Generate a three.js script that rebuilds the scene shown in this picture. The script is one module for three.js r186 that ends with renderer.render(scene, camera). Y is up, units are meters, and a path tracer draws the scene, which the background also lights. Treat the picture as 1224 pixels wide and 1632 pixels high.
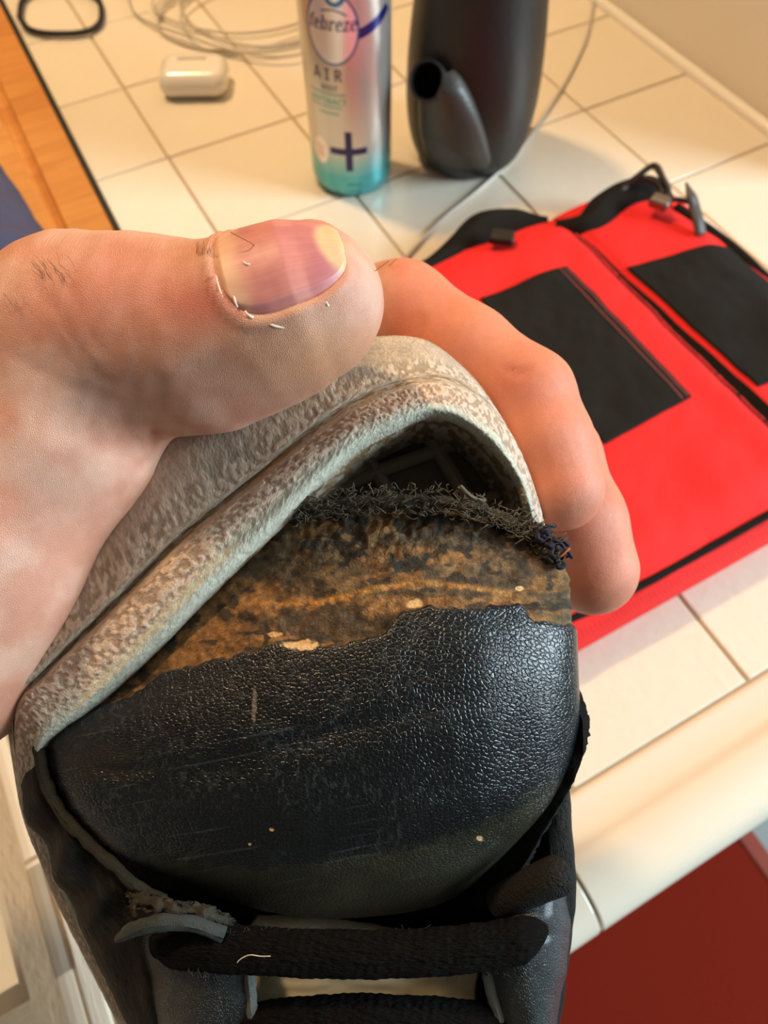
import * as THREE from 'three';
import { RoundedBoxGeometry } from 'three/addons/geometries/RoundedBoxGeometry.js';
import { mergeGeometries } from 'three/addons/utils/BufferGeometryUtils.js';
import { RectAreaLightUniformsLib } from 'three/addons/lights/RectAreaLightUniformsLib.js';

// ---------------------------------------------------------------- camera, sky, lights, exposure
const scene = new THREE.Scene();
const renderer = new THREE.WebGLRenderer();
renderer.toneMapping = THREE.LinearToneMapping;
renderer.toneMappingExposure = 0.79;
renderer.shadowMap.enabled = true;
RectAreaLightUniformsLib.init();

const K = 0.108;                 // one wall tile, metres
const TOP = 0.9;                 // counter height
const FOCAL = 1180;              // focal length for a 1224 x 1632 frame
const camera = new THREE.PerspectiveCamera(2 * Math.atan(816 / FOCAL) * 180 / Math.PI, 1224 / 1632, 0.01, 30);
const RIGHT = new THREE.Vector3(0.8779422, -0.0055406, 0.4787345);
const DOWN = new THREE.Vector3(-0.4170944, -0.4997728, 0.7591175);
const FWD = new THREE.Vector3(0.2350525, -0.8661388, -0.4410826);
const EYE = new THREE.Vector3(-0.1043092, TOP + 0.3648562, 0.7672051);
camera.position.copy(EYE);
camera.quaternion.setFromRotationMatrix(new THREE.Matrix4().makeBasis(RIGHT, DOWN.clone().negate(), FWD.clone().negate()));
camera.focus = 0.125; camera.userData.fStop = 24;
scene.add(camera);

scene.background = new THREE.Color(0.62, 0.78, 1.0);      // pale daylight outside the window
const DAY = new THREE.RectAreaLight(new THREE.Color(0.74, 0.90, 1.0), 32, 1.0, 1.2);
DAY.position.set(1.86, 1.8, 1.8); DAY.lookAt(0.0, 1.1, 0.6); scene.add(DAY);
const LAMP_POS = new THREE.Vector3(-0.18, 2.33, -0.18);
const lampLight = new THREE.PointLight(new THREE.Color(1.0, 0.66, 0.36), 6.0, 0, 2);
lampLight.position.copy(LAMP_POS); lampLight.castShadow = true; lampLight.shadow.radius = 3; scene.add(lampLight);

// ---------------------------------------------------------------- helpers
function rng(seed) { let s = seed >>> 0; return () => { s = (s + 0x6D2B79F5) | 0; let t = Math.imul(s ^ (s >>> 15), 1 | s); t = (t + Math.imul(t ^ (t >>> 7), 61 | t)) ^ t; return ((t ^ (t >>> 14)) >>> 0) / 4294967296; }; }
function hash(x, y, z) { let h = Math.imul(x, 374761393) + Math.imul(y, 668265263) + Math.imul(z, 2147483647 ^ 1274126177); h = Math.imul(h ^ (h >>> 13), 1274126177); return ((h ^ (h >>> 16)) >>> 0) / 4294967296; }
function noise(x, y, z = 0) {
  const xi = Math.floor(x), yi = Math.floor(y), zi = Math.floor(z); let fx = x - xi, fy = y - yi, fz = z - zi;
  fx = fx * fx * (3 - 2 * fx); fy = fy * fy * (3 - 2 * fy); fz = fz * fz * (3 - 2 * fz);
  const L = (a, b, t) => a + (b - a) * t;
  return L(L(L(hash(xi, yi, zi), hash(xi + 1, yi, zi), fx), L(hash(xi, yi + 1, zi), hash(xi + 1, yi + 1, zi), fx), fy),
    L(L(hash(xi, yi, zi + 1), hash(xi + 1, yi, zi + 1), fx), L(hash(xi, yi + 1, zi + 1), hash(xi + 1, yi + 1, zi + 1), fx), fy), fz);
}
function fbm(x, y, z = 0, o = 4) { let a = 0.5, s = 0, n = 0; for (let i = 0; i < o; i++) { s += a * noise(x, y, z + i * 7.3); n += a; a *= 0.5; x *= 2.03; y *= 2.03; z *= 2.03; } return s / n; }
function worley(x, y, seed = 0) {
  const xi = Math.floor(x), yi = Math.floor(y); let a = 9, b = 9;
  for (let i = -1; i < 2; i++) for (let j = -1; j < 2; j++) {
    const cx = xi + i + hash(xi + i, yi + j, seed), cy = yi + j + hash(xi + i, yi + j, seed + 11), d = (cx - x) ** 2 + (cy - y) ** 2;
    if (d < a) { b = a; a = d; } else if (d < b) b = d;
  }
  return [Math.sqrt(a), Math.sqrt(b)];
}
const sm = (a, b, x) => { const t = Math.min(1, Math.max(0, (x - a) / (b - a))); return t * t * (3 - 2 * t); };
const mix = (a, b, t) => a + (b - a) * t;
const mix3 = (a, b, t) => [mix(a[0], b[0], t), mix(a[1], b[1], t), mix(a[2], b[2], t)];
const clamp = (x, a = 0, b = 1) => Math.min(b, Math.max(a, x));
function dataTex(w, h, fn, srgb = true) {           // fn(u, v) -> [r, g, b] 0..255 or a number 0..1
  const d = new Uint8Array(w * h * 4);
  for (let j = 0; j < h; j++) for (let i = 0; i < w; i++) {
    const c = fn((i + 0.5) / w, (j + 0.5) / h), k = (j * w + i) * 4;
    if (typeof c === 'number') { d[k] = d[k + 1] = d[k + 2] = clamp(c) * 255; } else { d[k] = clamp(c[0], 0, 255); d[k + 1] = clamp(c[1], 0, 255); d[k + 2] = clamp(c[2], 0, 255); }
    d[k + 3] = 255;
  }
  const t = new THREE.DataTexture(d, w, h); t.magFilter = THREE.LinearFilter; t.wrapS = t.wrapT = THREE.RepeatWrapping;
  if (srgb) t.colorSpace = THREE.SRGBColorSpace; t.needsUpdate = true; return t;
}
function rep(t, x, y) { const c = t.clone(); c.repeat.set(x, y); c.needsUpdate = true; return c; }
const std = (o) => new THREE.MeshStandardMaterial(o), phys = (o) => new THREE.MeshPhysicalMaterial(o);
const used = {};
function numbered(n) { used[n] = (used[n] || 0) + 1; return used[n] === 1 ? n : n + '_' + String(used[n] - 1).padStart(3, '0'); }
function part(name, geo, mat, parent, label) {
  const m = new THREE.Mesh(geo, mat); m.name = name; m.castShadow = m.receiveShadow = true;
  if (label) m.userData.label = label; parent.add(m); return m;
}
function thing(name, label, category, pos = [0, 0, 0], group) {
  const g = new THREE.Group(); g.name = numbered(name); g.position.set(...pos); g.userData = { label, category };
  if (group) g.userData.group = group; scene.add(g); return g;
}
function struct(name, geo, mat, label, category = 'room') {
  const m = new THREE.Mesh(geo, mat); m.name = name; m.castShadow = m.receiveShadow = true; m.userData = { kind: 'structure', label, category }; scene.add(m); return m;
}
function box(x0, x1, y0, y1, z0, z1) { const g = new THREE.BoxGeometry(x1 - x0, y1 - y0, z1 - z0); g.translate((x0 + x1) / 2, (y0 + y1) / 2, (z0 + z1) / 2); return g; }
function rbox(w, h, d, r, s = 3) { return new RoundedBoxGeometry(w, h, d, s, r); }
function onPlane(px, py, h) {                         // where the sight line of a photo point meets the level h above the counter
  const d = FWD.clone().addScaledVector(RIGHT, (px - 612) / FOCAL).addScaledVector(DOWN, (py - 816) / FOCAL);
  return EYE.clone().addScaledVector(d, (TOP + h - EYE.y) / d.y);
}
function catmull(p0, p1, p2, p3, t) { return 0.5 * (2 * p1 + (p2 - p0) * t + (2 * p0 - 5 * p1 + 4 * p2 - p3) * t * t + (3 * p1 - p0 - 3 * p2 + p3) * t * t * t); }
function spline(pts, t) {                             // pts: arrays of numbers; t 0..1
  const n = pts.length - 1, s = clamp(t) * n, i = Math.min(n - 1, Math.floor(s)), f = s - i;
  const a = pts[i], b = pts[i + 1], z = pts[i - 1] || a.map((v, k) => 2 * v - b[k]), c = pts[i + 2] || b.map((v, k) => 2 * v - a[k]);
  return a.map((_, k) => catmull(z[k], a[k], b[k], c[k], f));
}
function tubeAlong(pts, r, seg = 80, rad = 10, flat = 1, up = null, caps = true) {      // pts Vector3[], r number or fn(t)
  const curve = new THREE.CatmullRomCurve3(pts, false, 'centripetal'), pos = [], uv = [], idx = [];
  const len = curve.getLength(); let nrm = up ? up.clone() : new THREE.Vector3(0.3, 1, 0.2);
  for (let i = 0; i <= seg; i++) {
    const t = i / seg, c = curve.getPointAt(t), tg = curve.getTangentAt(t);
    if (up) nrm.copy(up);
    nrm.addScaledVector(tg, -nrm.dot(tg)).normalize(); const bi = new THREE.Vector3().crossVectors(tg, nrm);
    for (let j = 0; j <= rad; j++) {
      const a = j / rad * Math.PI * 2, R = typeof r === 'function' ? r(t, a) : r;
      const p = c.clone().addScaledVector(nrm, Math.cos(a) * R * flat).addScaledVector(bi, Math.sin(a) * R);
      pos.push(p.x, p.y, p.z); uv.push(t * len * 100, j / rad);
    }
  }
  const w = rad + 1;
  for (let i = 0; i < seg; i++) for (let j = 0; j < rad; j++) { const a = i * w + j; idx.push(a, a + w, a + 1, a + 1, a + w, a + w + 1); }
  if (caps) for (const i of [0, seg]) {
    const c = curve.getPointAt(i / seg), k = pos.length / 3; pos.push(c.x, c.y, c.z); uv.push(0, 0);
    for (let j = 0; j < rad; j++) { const a = i * w + j; i ? idx.push(a, k, a + 1) : idx.push(a, a + 1, k); }
  }
  const g = new THREE.BufferGeometry(); g.setAttribute('position', new THREE.Float32BufferAttribute(pos, 3)); g.setAttribute('uv', new THREE.Float32BufferAttribute(uv, 2)); g.setIndex(idx); g.computeVertexNormals(); return g;
}
// ---------------------------------------------------------------- shared surface grain
const grainTex = dataTex(512, 512, (u, v) => 0.5 * fbm(u * 60, v * 60, 1, 3) + 0.5 * fbm(u * 14, v * 14, 5, 3), false);
const weaveTex = dataTex(256, 256, (u, v) => 0.5 + 0.25 * Math.sin(u * 64 * Math.PI) * Math.sin(v * 64 * Math.PI) + 0.25 * (noise(u * 90, v * 90, 3) - 0.5), false);
const woodTex = dataTex(1024, 1024, (u, v) => {                       // staves run along u
  const row = Math.floor(v * 22), sh = hash(row, 3, 9), off = hash(row, 8, 2), seg = Math.floor(u * 3 + off * 3), tone = 0.55 * sh + 0.45 * hash(row, seg, 5);
  const g = fbm(u * 14 + row * 3, v * 160, row, 3), k = fbm(u * 5, v * 9, 4, 3);
  const edge = Math.min(v * 22 - row, row + 1 - v * 22) < 0.03 ? 0.93 : 1;
  const t = clamp(0.35 * tone + 0.4 * g + 0.35 * k - 0.05), c = mix3([176, 108, 44], [226, 162, 88], t); return [c[0] * edge, c[1] * edge, c[2] * edge];
});
// ---------------------------------------------------------------- the room
const wallMat = std({ color: new THREE.Color(0.84, 0.79, 0.68), roughness: 0.3, bumpMap: rep(grainTex, 2, 2), bumpScale: 0.0006 });
const paint = std({ color: new THREE.Color(0.24, 0.235, 0.22), roughness: 0.85 });
const floorMat = std({ map: dataTex(512, 512, (u, v) => { const n = fbm(u * 20, v * 20, 2, 4); return mix3([112, 116, 116], [156, 158, 154], n); }), roughness: 0.6 });
struct('floor', box(-2.4, 2.0, -0.1, 0, -1.7, 2.6), floorMat, 'grey kitchen floor below the counter', 'floor');
struct('ceiling', box(-2.4, 2.0, 2.5, 2.6, -1.7, 2.6), paint, 'plain grey ceiling over the kitchen', 'ceiling');
const WX = 4.085 * K;
struct('wall_right', box(WX, WX + 0.12, 0, 2.5, -1.6, 0.5), wallMat, 'glossy cream wall behind the tiled counter', 'wall');
struct('wall_back', box(-2.4, WX + 0.12, 0, 2.5, -1.7, -1.6), paint, 'plain grey wall at the end of the counter', 'wall');
struct('wall_left', box(-2.4, -2.3, 0, 2.5, -1.6, 2.4), paint, 'plain grey wall across the kitchen', 'wall');
struct('wall_side', mergeGeometries([box(1.9, 2.0, 0, 2.5, 0.5, 1.25), box(1.9, 2.0, 0, 2.5, 2.35, 2.4), box(1.9, 2.0, 0, 1.15, 1.25, 2.35), box(1.9, 2.0, 2.45, 2.5, 1.25, 2.35)]), paint, 'grey wall with the window opening', 'wall');
struct('wall_return', box(WX + 0.12, 2.0, 0, 2.5, 0.4, 0.5), paint, 'short grey wall behind the cream wall', 'wall');
{
  const g = box(-2.4, 2.0, 0, 2.5, 2.4, 2.5);
  struct('wall_front', g, paint, 'plain grey wall behind the viewer', 'wall');
  const w = new THREE.Group(); w.name = 'window_1'; w.position.set(1.95, 1.15, 1.8); w.rotation.y = Math.PI / 2; w.userData = { kind: 'structure', label: 'white framed window letting in cool daylight', category: 'window' }; scene.add(w);
  const fm = std({ color: 0xe8e8e4, roughness: 0.4 });
  part('window_frame', mergeGeometries([box(-0.55, -0.5, 0, 1.3, -0.03, 0.03), box(0.5, 0.55, 0, 1.3, -0.03, 0.03), box(-0.5, 0.5, 0, 0.05, -0.03, 0.03), box(-0.5, 0.5, 1.25, 1.3, -0.03, 0.03), box(-0.02, 0.02, 0.05, 1.25, -0.02, 0.02)]), fm, w);
  const gm = phys({ color: 0xffffff, transmission: 1, thickness: 0, roughness: 0.02 });
  part('pane', box(-0.5, -0.02, 0.05, 1.25, -0.003, 0.003), gm, w); part('pane', box(0.02, 0.5, 0.05, 1.25, -0.003, 0.003), gm, w);
}
{ // the ceiling lamp
  const l = thing('ceiling_lamp', 'round warm ceiling lamp above the counter', 'lamp', [LAMP_POS.x, 2.5, LAMP_POS.z]);
  part('lamp_base', new THREE.LatheGeometry([[0, 0], [0.08, 0], [0.08, -0.02], [0.03, -0.03], [0.02, -0.1], [0, -0.1]].map(p => new THREE.Vector2(...p)), 32), std({ color: 0xd8d4c8, roughness: 0.4, metalness: 0.5 }), l);
  const b = new THREE.SphereGeometry(0.07, 32, 20); b.translate(0, -0.165, 0);
  part('lamp_globe', b, std({ color: 0xffffff, emissive: new THREE.Color(1, 0.72, 0.42), emissiveIntensity: 4 }), l);
}
// ---------------------------------------------------------------- the tiled counter
{
  const c = thing('tiled_counter', 'kitchen counter covered in square cream glazed tiles', 'counter', [0, 0, 0]);
  const SX0 = -6 * K, SX1 = -2.27 * K, SZ0 = 2.4 * K, SZ1 = 6.62 * K;      // sink opening
  const bed = std({ color: new THREE.Color(0.44, 0.34, 0.22), roughness: 0.9, bumpMap: rep(grainTex, 8, 8), bumpScale: 0.0006 });
  const y0 = TOP - 0.035, y1 = TOP - 0.0012, xe = -1.3, ze = -1.0, zf = 7.3 * K;
  part('grout', mergeGeometries([box(xe, SX0, y0, y1, ze, zf), box(SX1, WX - 0.001, y0, y1, ze, zf), box(SX0, SX1, y0, y1, ze, SZ0), box(SX0, SX1, y0, y1, SZ1, zf)]), bed, c, 'tan grout between the tiles');
  part('cupboard_base', mergeGeometries([box(xe, SX0, 0.1, y0, ze, 0.75), box(SX1, WX - 0.001, 0.1, y0, ze, 0.75), box(SX0, SX1, 0.1, y0, ze, SZ0), box(SX0, SX1, 0.1, y0, SZ1 + 0.01, 0.75)]), std({ color: 0xcfc4ae, roughness: 0.6 }), c);
  const glaze = [0, 1, 2, 3].map(i => phys({ color: new THREE.Color(0.80 + 0.01 * i, 0.725 + 0.012 * i, 0.585 + 0.012 * i), roughness: 0.24, clearcoat: 0.3, clearcoatRoughness: 0.12, bumpMap: rep(grainTex, 0.5, 0.5), bumpScale: 0.0004 }));
  const tg = rbox(K - 0.002, 0.008, K - 0.002, 0.0012, 3), R = rng(5);
  for (let i = -12; i < 4; i++) for (let j = -9; j < 7; j++) {
    let x0 = i * K, x1 = x0 + K, z0 = j * K, z1 = z0 + K; const R1 = R(), R2 = R();
    const cut = x0 > SX0 - K && x0 < SX1 && z1 > SZ0 && z0 < SZ1 + K * 0.2;
    let geo = tg;
    if (cut) {                                   // tiles cut to the sink opening
      if (x0 < SX1 && x1 > SX1 + 0.012) x0 = -2.1 * K; else if (z0 < SZ0 && z1 > SZ0 + 0.01) z1 = SZ0; else continue;
      geo = rbox(x1 - x0 - 0.0024, 0.008, z1 - z0 - 0.0024, 0.0014, 3);
    }
    const t = part('tile', geo, glaze[Math.floor(R1 * 4)], c); t.position.set((x0 + x1) / 2, TOP - 0.004 + (R2 - 0.5) * 0.0003, (z0 + z1) / 2);
  }
  // raised edge tiles along the front
  const s = new THREE.Shape(); const zz = 0.49 * K;
  s.moveTo(0.001, -0.03); s.lineTo(0.001, -0.001); s.quadraticCurveTo(0.002, 0.0005, 0.006, 0.0005); s.quadraticCurveTo(0.016, 0.001, 0.022, 0.0045);
  s.quadraticCurveTo(0.028, 0.0075, 0.036, 0.0065); s.quadraticCurveTo(zz, 0.004, zz, -0.010); s.lineTo(zz, -0.05); s.lineTo(zz - 0.008, -0.05); s.lineTo(zz - 0.008, -0.03); s.closePath();
  const eg = new THREE.ExtrudeGeometry(s, { depth: K * 1.42 - 0.0028, bevelEnabled: true, bevelSize: 0.0006, bevelThickness: 0.0006, bevelSegments: 2, curveSegments: 10 });
  eg.rotateY(-Math.PI / 2);                       // shape x -> z, extrusion -> -x
  for (let i = -10; i < 4; i++) { const x1 = (-0.2 + 1.42 * (i + 0)) * K; if (x1 > 4.0 * K + 0.02 || x1 < -15 * K) continue; const t = part('edge_tile', eg, glaze[(i + 12) % 4], c, 'rounded front edge tile'); t.position.set(x1 - 0.0014, TOP, 7 * K); }
  // quarter round pieces along the sink
  const q = new THREE.Shape(); q.moveTo(0, 0); q.quadraticCurveTo(-0.017, 0, -0.018, -0.02); q.lineTo(-0.01, -0.02); q.lineTo(-0.004, -0.008); q.lineTo(0, -0.008); q.closePath();
  const qg = new THREE.ExtrudeGeometry(q, { depth: K * 1.4 - 0.002, bevelEnabled: false, curveSegments: 10 });
  for (let k = 0; k < 3; k++) { const t = part('sink_trim_tile', qg, glaze[k], c, 'quarter round trim tile at the sink'); t.position.set(-2.1 * K, TOP, (6.15 - 1.4 * k) * K); }
  { const t = part('sink_trim_tile', new THREE.ExtrudeGeometry(q, { depth: 0.47 * K - 0.004, bevelEnabled: false, curveSegments: 10 }), glaze[1], c); t.position.set(-2.1 * K, TOP, 6.16 * K - 0.001 + 0.002); }
  part('caulk', tubeAlong([new THREE.Vector3(WX - 0.006, TOP + 0.001, -0.95), new THREE.Vector3(WX - 0.006, TOP + 0.001, -0.3), new THREE.Vector3(WX - 0.006, TOP + 0.001, 0.49)], 0.0055, 60, 10), std({ color: 0xf2ede0, roughness: 0.25 }), c, 'white sealant bead along the wall');
  // the sink
  const sk = thing('sink', 'white glazed sink bowl set in the tiled counter', 'sink', [(SX0 + SX1) / 2, TOP - 0.19, (SZ0 + SZ1) / 2]);
  const w = SX1 - SX0, d = SZ1 - SZ0, bm = phys({ color: 0xeef0ec, roughness: 0.18, clearcoat: 0.6 });
  part('basin', mergeGeometries([box(-w / 2, w / 2, 0, 0.012, -d / 2, d / 2), box(-w / 2, -w / 2 + 0.012, 0.012, 0.165, -d / 2, d / 2), box(w / 2 - 0.012, w / 2, 0.012, 0.165, -d / 2, d / 2), box(-w / 2 + 0.012, w / 2 - 0.012, 0.012, 0.165, -d / 2, -d / 2 + 0.012), box(-w / 2 + 0.012, w / 2 - 0.012, 0.012, 0.165, d / 2 - 0.012, d / 2)]), bm, sk);
  part('drain', new THREE.LatheGeometry([[0, 0.0135], [0.02, 0.0135], [0.04, 0.016], [0.042, 0.013]].map(p => new THREE.Vector2(...p)), 32), std({ color: 0xaaaaaa, metalness: 1, roughness: 0.25 }), sk);
}
{ // red mat on the floor
  const mt = thing('floor_mat', 'dark red floor mat lying in front of the counter', 'mat', [-0.3, 0, 1.25]);
  part('pad', (() => { const g = rbox(1.52, 0.012, 0.96, 0.005); g.translate(0, 0.0061, 0); return g; })(), phys({ specularIntensity: 0.3, color: new THREE.Color(0.2, 0.014, 0.005), roughness: 1, bumpMap: rep(weaveTex, 12, 8), bumpScale: 0.001 }), mt);
  const e = (x0, x1, z0, z1) => { const g = rbox(x1 - x0, 0.016, z1 - z0, 0.006); g.translate((x0 + x1) / 2, 0.0082, (z0 + z1) / 2); return g; };
  part('border', mergeGeometries([e(0.735, 0.765, -0.49, 0.49), e(-0.765, -0.735, -0.49, 0.49), e(-0.74, 0.74, -0.49, -0.465), e(-0.74, 0.74, 0.465, 0.49)]), std({ color: new THREE.Color(0.28, 0.045, 0.024), roughness: 0.8 }), mt);
}
// ---------------------------------------------------------------- things on the counter
{ // bamboo board
  const W = 0.44, D = 0.62, H = 0.02, g = thing('chopping_board', 'bamboo chopping board with a juice groove and a black edge strip', 'board', [-0.5 * K, TOP + 0.0005, -0.16]);
  g.rotation.y = -0.018;
  const s = [[-W, 0], [-W, H - 0.002], [-W + 0.002, H], [-0.043, H], [-0.0415, H - 0.0035], [-0.0375, H - 0.0045], [-0.0335, H - 0.0035], [-0.032, H], [-0.0045, H], [-0.0045, 0]];
  const sh = new THREE.Shape(s.map(p => new THREE.Vector2(...p)));
  const bg = new THREE.ExtrudeGeometry(sh, { depth: D, bevelEnabled: false });
  const p = bg.attributes.position, uv = new Float32Array(p.count * 2); for (let i = 0; i < p.count; i++) { uv[2 * i] = p.getX(i) * 2.2; uv[2 * i + 1] = p.getZ(i) * 1.9 + p.getY(i); } bg.setAttribute('uv', new THREE.BufferAttribute(uv, 2));
  part('board', bg, phys({ map: woodTex, roughness: 0.42, clearcoat: 0.1 }), g);
  part('edge_strip', (() => { const e = rbox(0.0045, H + 0.0005, D, 0.0012, 2); e.translate(-0.002, (H + 0.0005) / 2, D / 2); return e; })(), std({ color: 0x14150f, roughness: 0.5 }), g, 'black rubber edge strip');
}
{ // navy cloth, crumpled
  const g = thing('navy_cloth', 'crumpled navy cloth lying on the bamboo board', 'cloth', [-0.205, TOP + 0.0208, 0.275]);
  const n = 60, geo = new THREE.PlaneGeometry(0.19, 0.25, n, n); geo.rotateX(-Math.PI / 2); const p = geo.attributes.position;
  for (let i = 0; i < p.count; i++) {
    const x = p.getX(i), z = p.getZ(i), e = Math.min(0.095 - Math.abs(x), 0.125 - Math.abs(z)), b = sm(0, 0.03, e);
    p.setXYZ(i, x + 0.012 * (fbm(z * 20, 3) - 0.5) + 0.016 * z / 0.12, 0.001 + b * (0.012 + 0.022 * fbm(x * 26, z * 16, 2, 3) + 0.006 * Math.sin(z * 160 + x * 90 + 4 * fbm(x * 12, z * 12, 9))), z);
  }
  geo.computeVertexNormals();
  const under = geo.clone(); { const q = under.attributes.position; for (let i = 0; i < q.count; i++) q.setY(i, Math.max(0, q.getY(i) - 0.0015)); const id = under.index.array; for (let i = 0; i < id.length; i += 3) { const t = id[i]; id[i] = id[i + 1]; id[i + 1] = t; } under.computeVertexNormals(); }
  part('cloth', mergeGeometries([geo, under]), std({ color: new THREE.Color(0.055, 0.055, 0.10), roughness: 0.95, bumpMap: rep(weaveTex, 5, 7), bumpScale: 0.0006 }), g);
}
{ // black wristband
  const g = thing('black_band', 'thin black elastic band lying on the tiles beside the board', 'band', [-0.02 * K, TOP, -0.42 * K]);
  const pts = []; const a = onPlane(97, 18, 0.004), U = onPlane(160, 20, 0.004).sub(onPlane(30, 20, 0.004)).multiplyScalar(0.5), V = onPlane(97, 54, 0.004).sub(a);
  for (let i = 0; i <= 48; i++) { const t = i / 48 * Math.PI * 2, cx = Math.cos(t), cy = Math.sin(t), q = Math.pow(Math.abs(cx) ** 2.8 + Math.abs(cy) ** 2.8, -1 / 2.8); pts.push(a.clone().addScaledVector(U, cx * q).addScaledVector(V, cy * q).sub(g.position)); }
  g.position.y = TOP + 0.0005; pts.forEach(p => p.y = 0.0036 + (p.x < -0.045 ? 0.019 * sm(-0.045, -0.052, p.x) : 0));
  part('loop', tubeAlong(pts, 0.0025, 120, 10, 1, new THREE.Vector3(0, 1, 0)), std({ color: 0x17181d, roughness: 0.6 }), g);
}
{ // earbud case
  const L = onPlane(255, 120, 0.012), Rr = onPlane(363, 118, 0.012), c = L.clone().add(Rr).multiplyScalar(0.5), g = thing('earbud_case', 'small white glossy earbud charging case lying on the tiles', 'case', [c.x, TOP, c.z]);
  g.rotation.y = -Math.atan2(Rr.z - L.z, Rr.x - L.x);
  const w = 0.0505, h = 0.0217, d = 0.04, m = phys({ color: 0xf3efe6, roughness: 0.16, clearcoat: 0.8, clearcoatRoughness: 0.05 });
  const pill = (x0, z0, z1, y0, y1) => { const s = new THREE.Shape(); };
  const body = rbox(w + 0.006, h, d, 0.0106, 8); body.translate(0, h / 2 + 0.0003, 0);
  const p = body.attributes.position; const lid = body.clone(), bot = body.clone();
  for (let i = 0; i < p.count; i++) { const z = p.getZ(i); lid.attributes.position.setZ(i, Math.min(z, -0.006)); bot.attributes.position.setZ(i, Math.max(z, -0.0053)); }
  part('case_body', bot, m, g); part('lid', lid, m, g);
  part('hinge', (() => { const b = rbox(0.024, 0.0012, 0.0028, 0.0005, 2); b.translate(0, h + 0.0004, -0.0056); return b; })(), std({ color: 0xb9b2a4, roughness: 0.35, metalness: 0.3 }), g);
}
{ // coiled pale cable
  const g = thing('charging_cable', 'coiled pale grey charging cable beside the earbud case', 'cable', [0.075, TOP, 0.03]);
  const loops = [[375, 20, 120, 48], [390, 32, 140, 52], [420, 10, 130, 60], [360, 8, 118, 42], [440, 38, 150, 58]], pts = [], R = rng(4);
  loops.forEach(([cx, cy, a, b], k) => { for (let i = 0; i < 20; i++) { const t = Math.PI * 0.9 + i / 20 * Math.PI * 2, f = i / 20, n = loops[(k + 1) % 5], q = onPlane(mix(cx, k < 4 ? n[0] : cx, f) + Math.cos(t) * mix(a, k < 4 ? n[2] : a, f), mix(cy, k < 4 ? n[1] : cy, f) + Math.sin(t) * mix(b, k < 4 ? n[3] : b, f) + 6 * (noise(i * 0.5, k) - 0.5), 0.003); q.y = TOP + 0.0022 + k * 0.0012; pts.push(q.sub(g.position)); } });
  pts.push(onPlane(215, 20, 0.003).sub(g.position), onPlane(220, -40, 0.003).sub(g.position), onPlane(330, -60, 0.003).sub(g.position));
  part('cord', tubeAlong(pts, 0.0012, 700, 8), std({ color: 0xc4baa8, roughness: 0.45 }), g);
}
{ // second thin cable near the wall
  const g = thing('thin_cord', 'thin grey cord running past the black canister to the pouch', 'cord', [0.2, TOP, 0.36]);
  const px = [[955, -60], [947, 0], [935, 60], [905, 125], [870, 180], [820, 250], [760, 305], [705, 350], [650, 408], [600, 470]];
  part('cord', tubeAlong(px.map(([x, y]) => { const q = onPlane(x, y, 0.0018); q.y = TOP + 0.0018; return q.sub(g.position); }), 0.0015, 160, 8), std({ color: 0xc2bdb2, roughness: 0.45 }), g);
}
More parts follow.
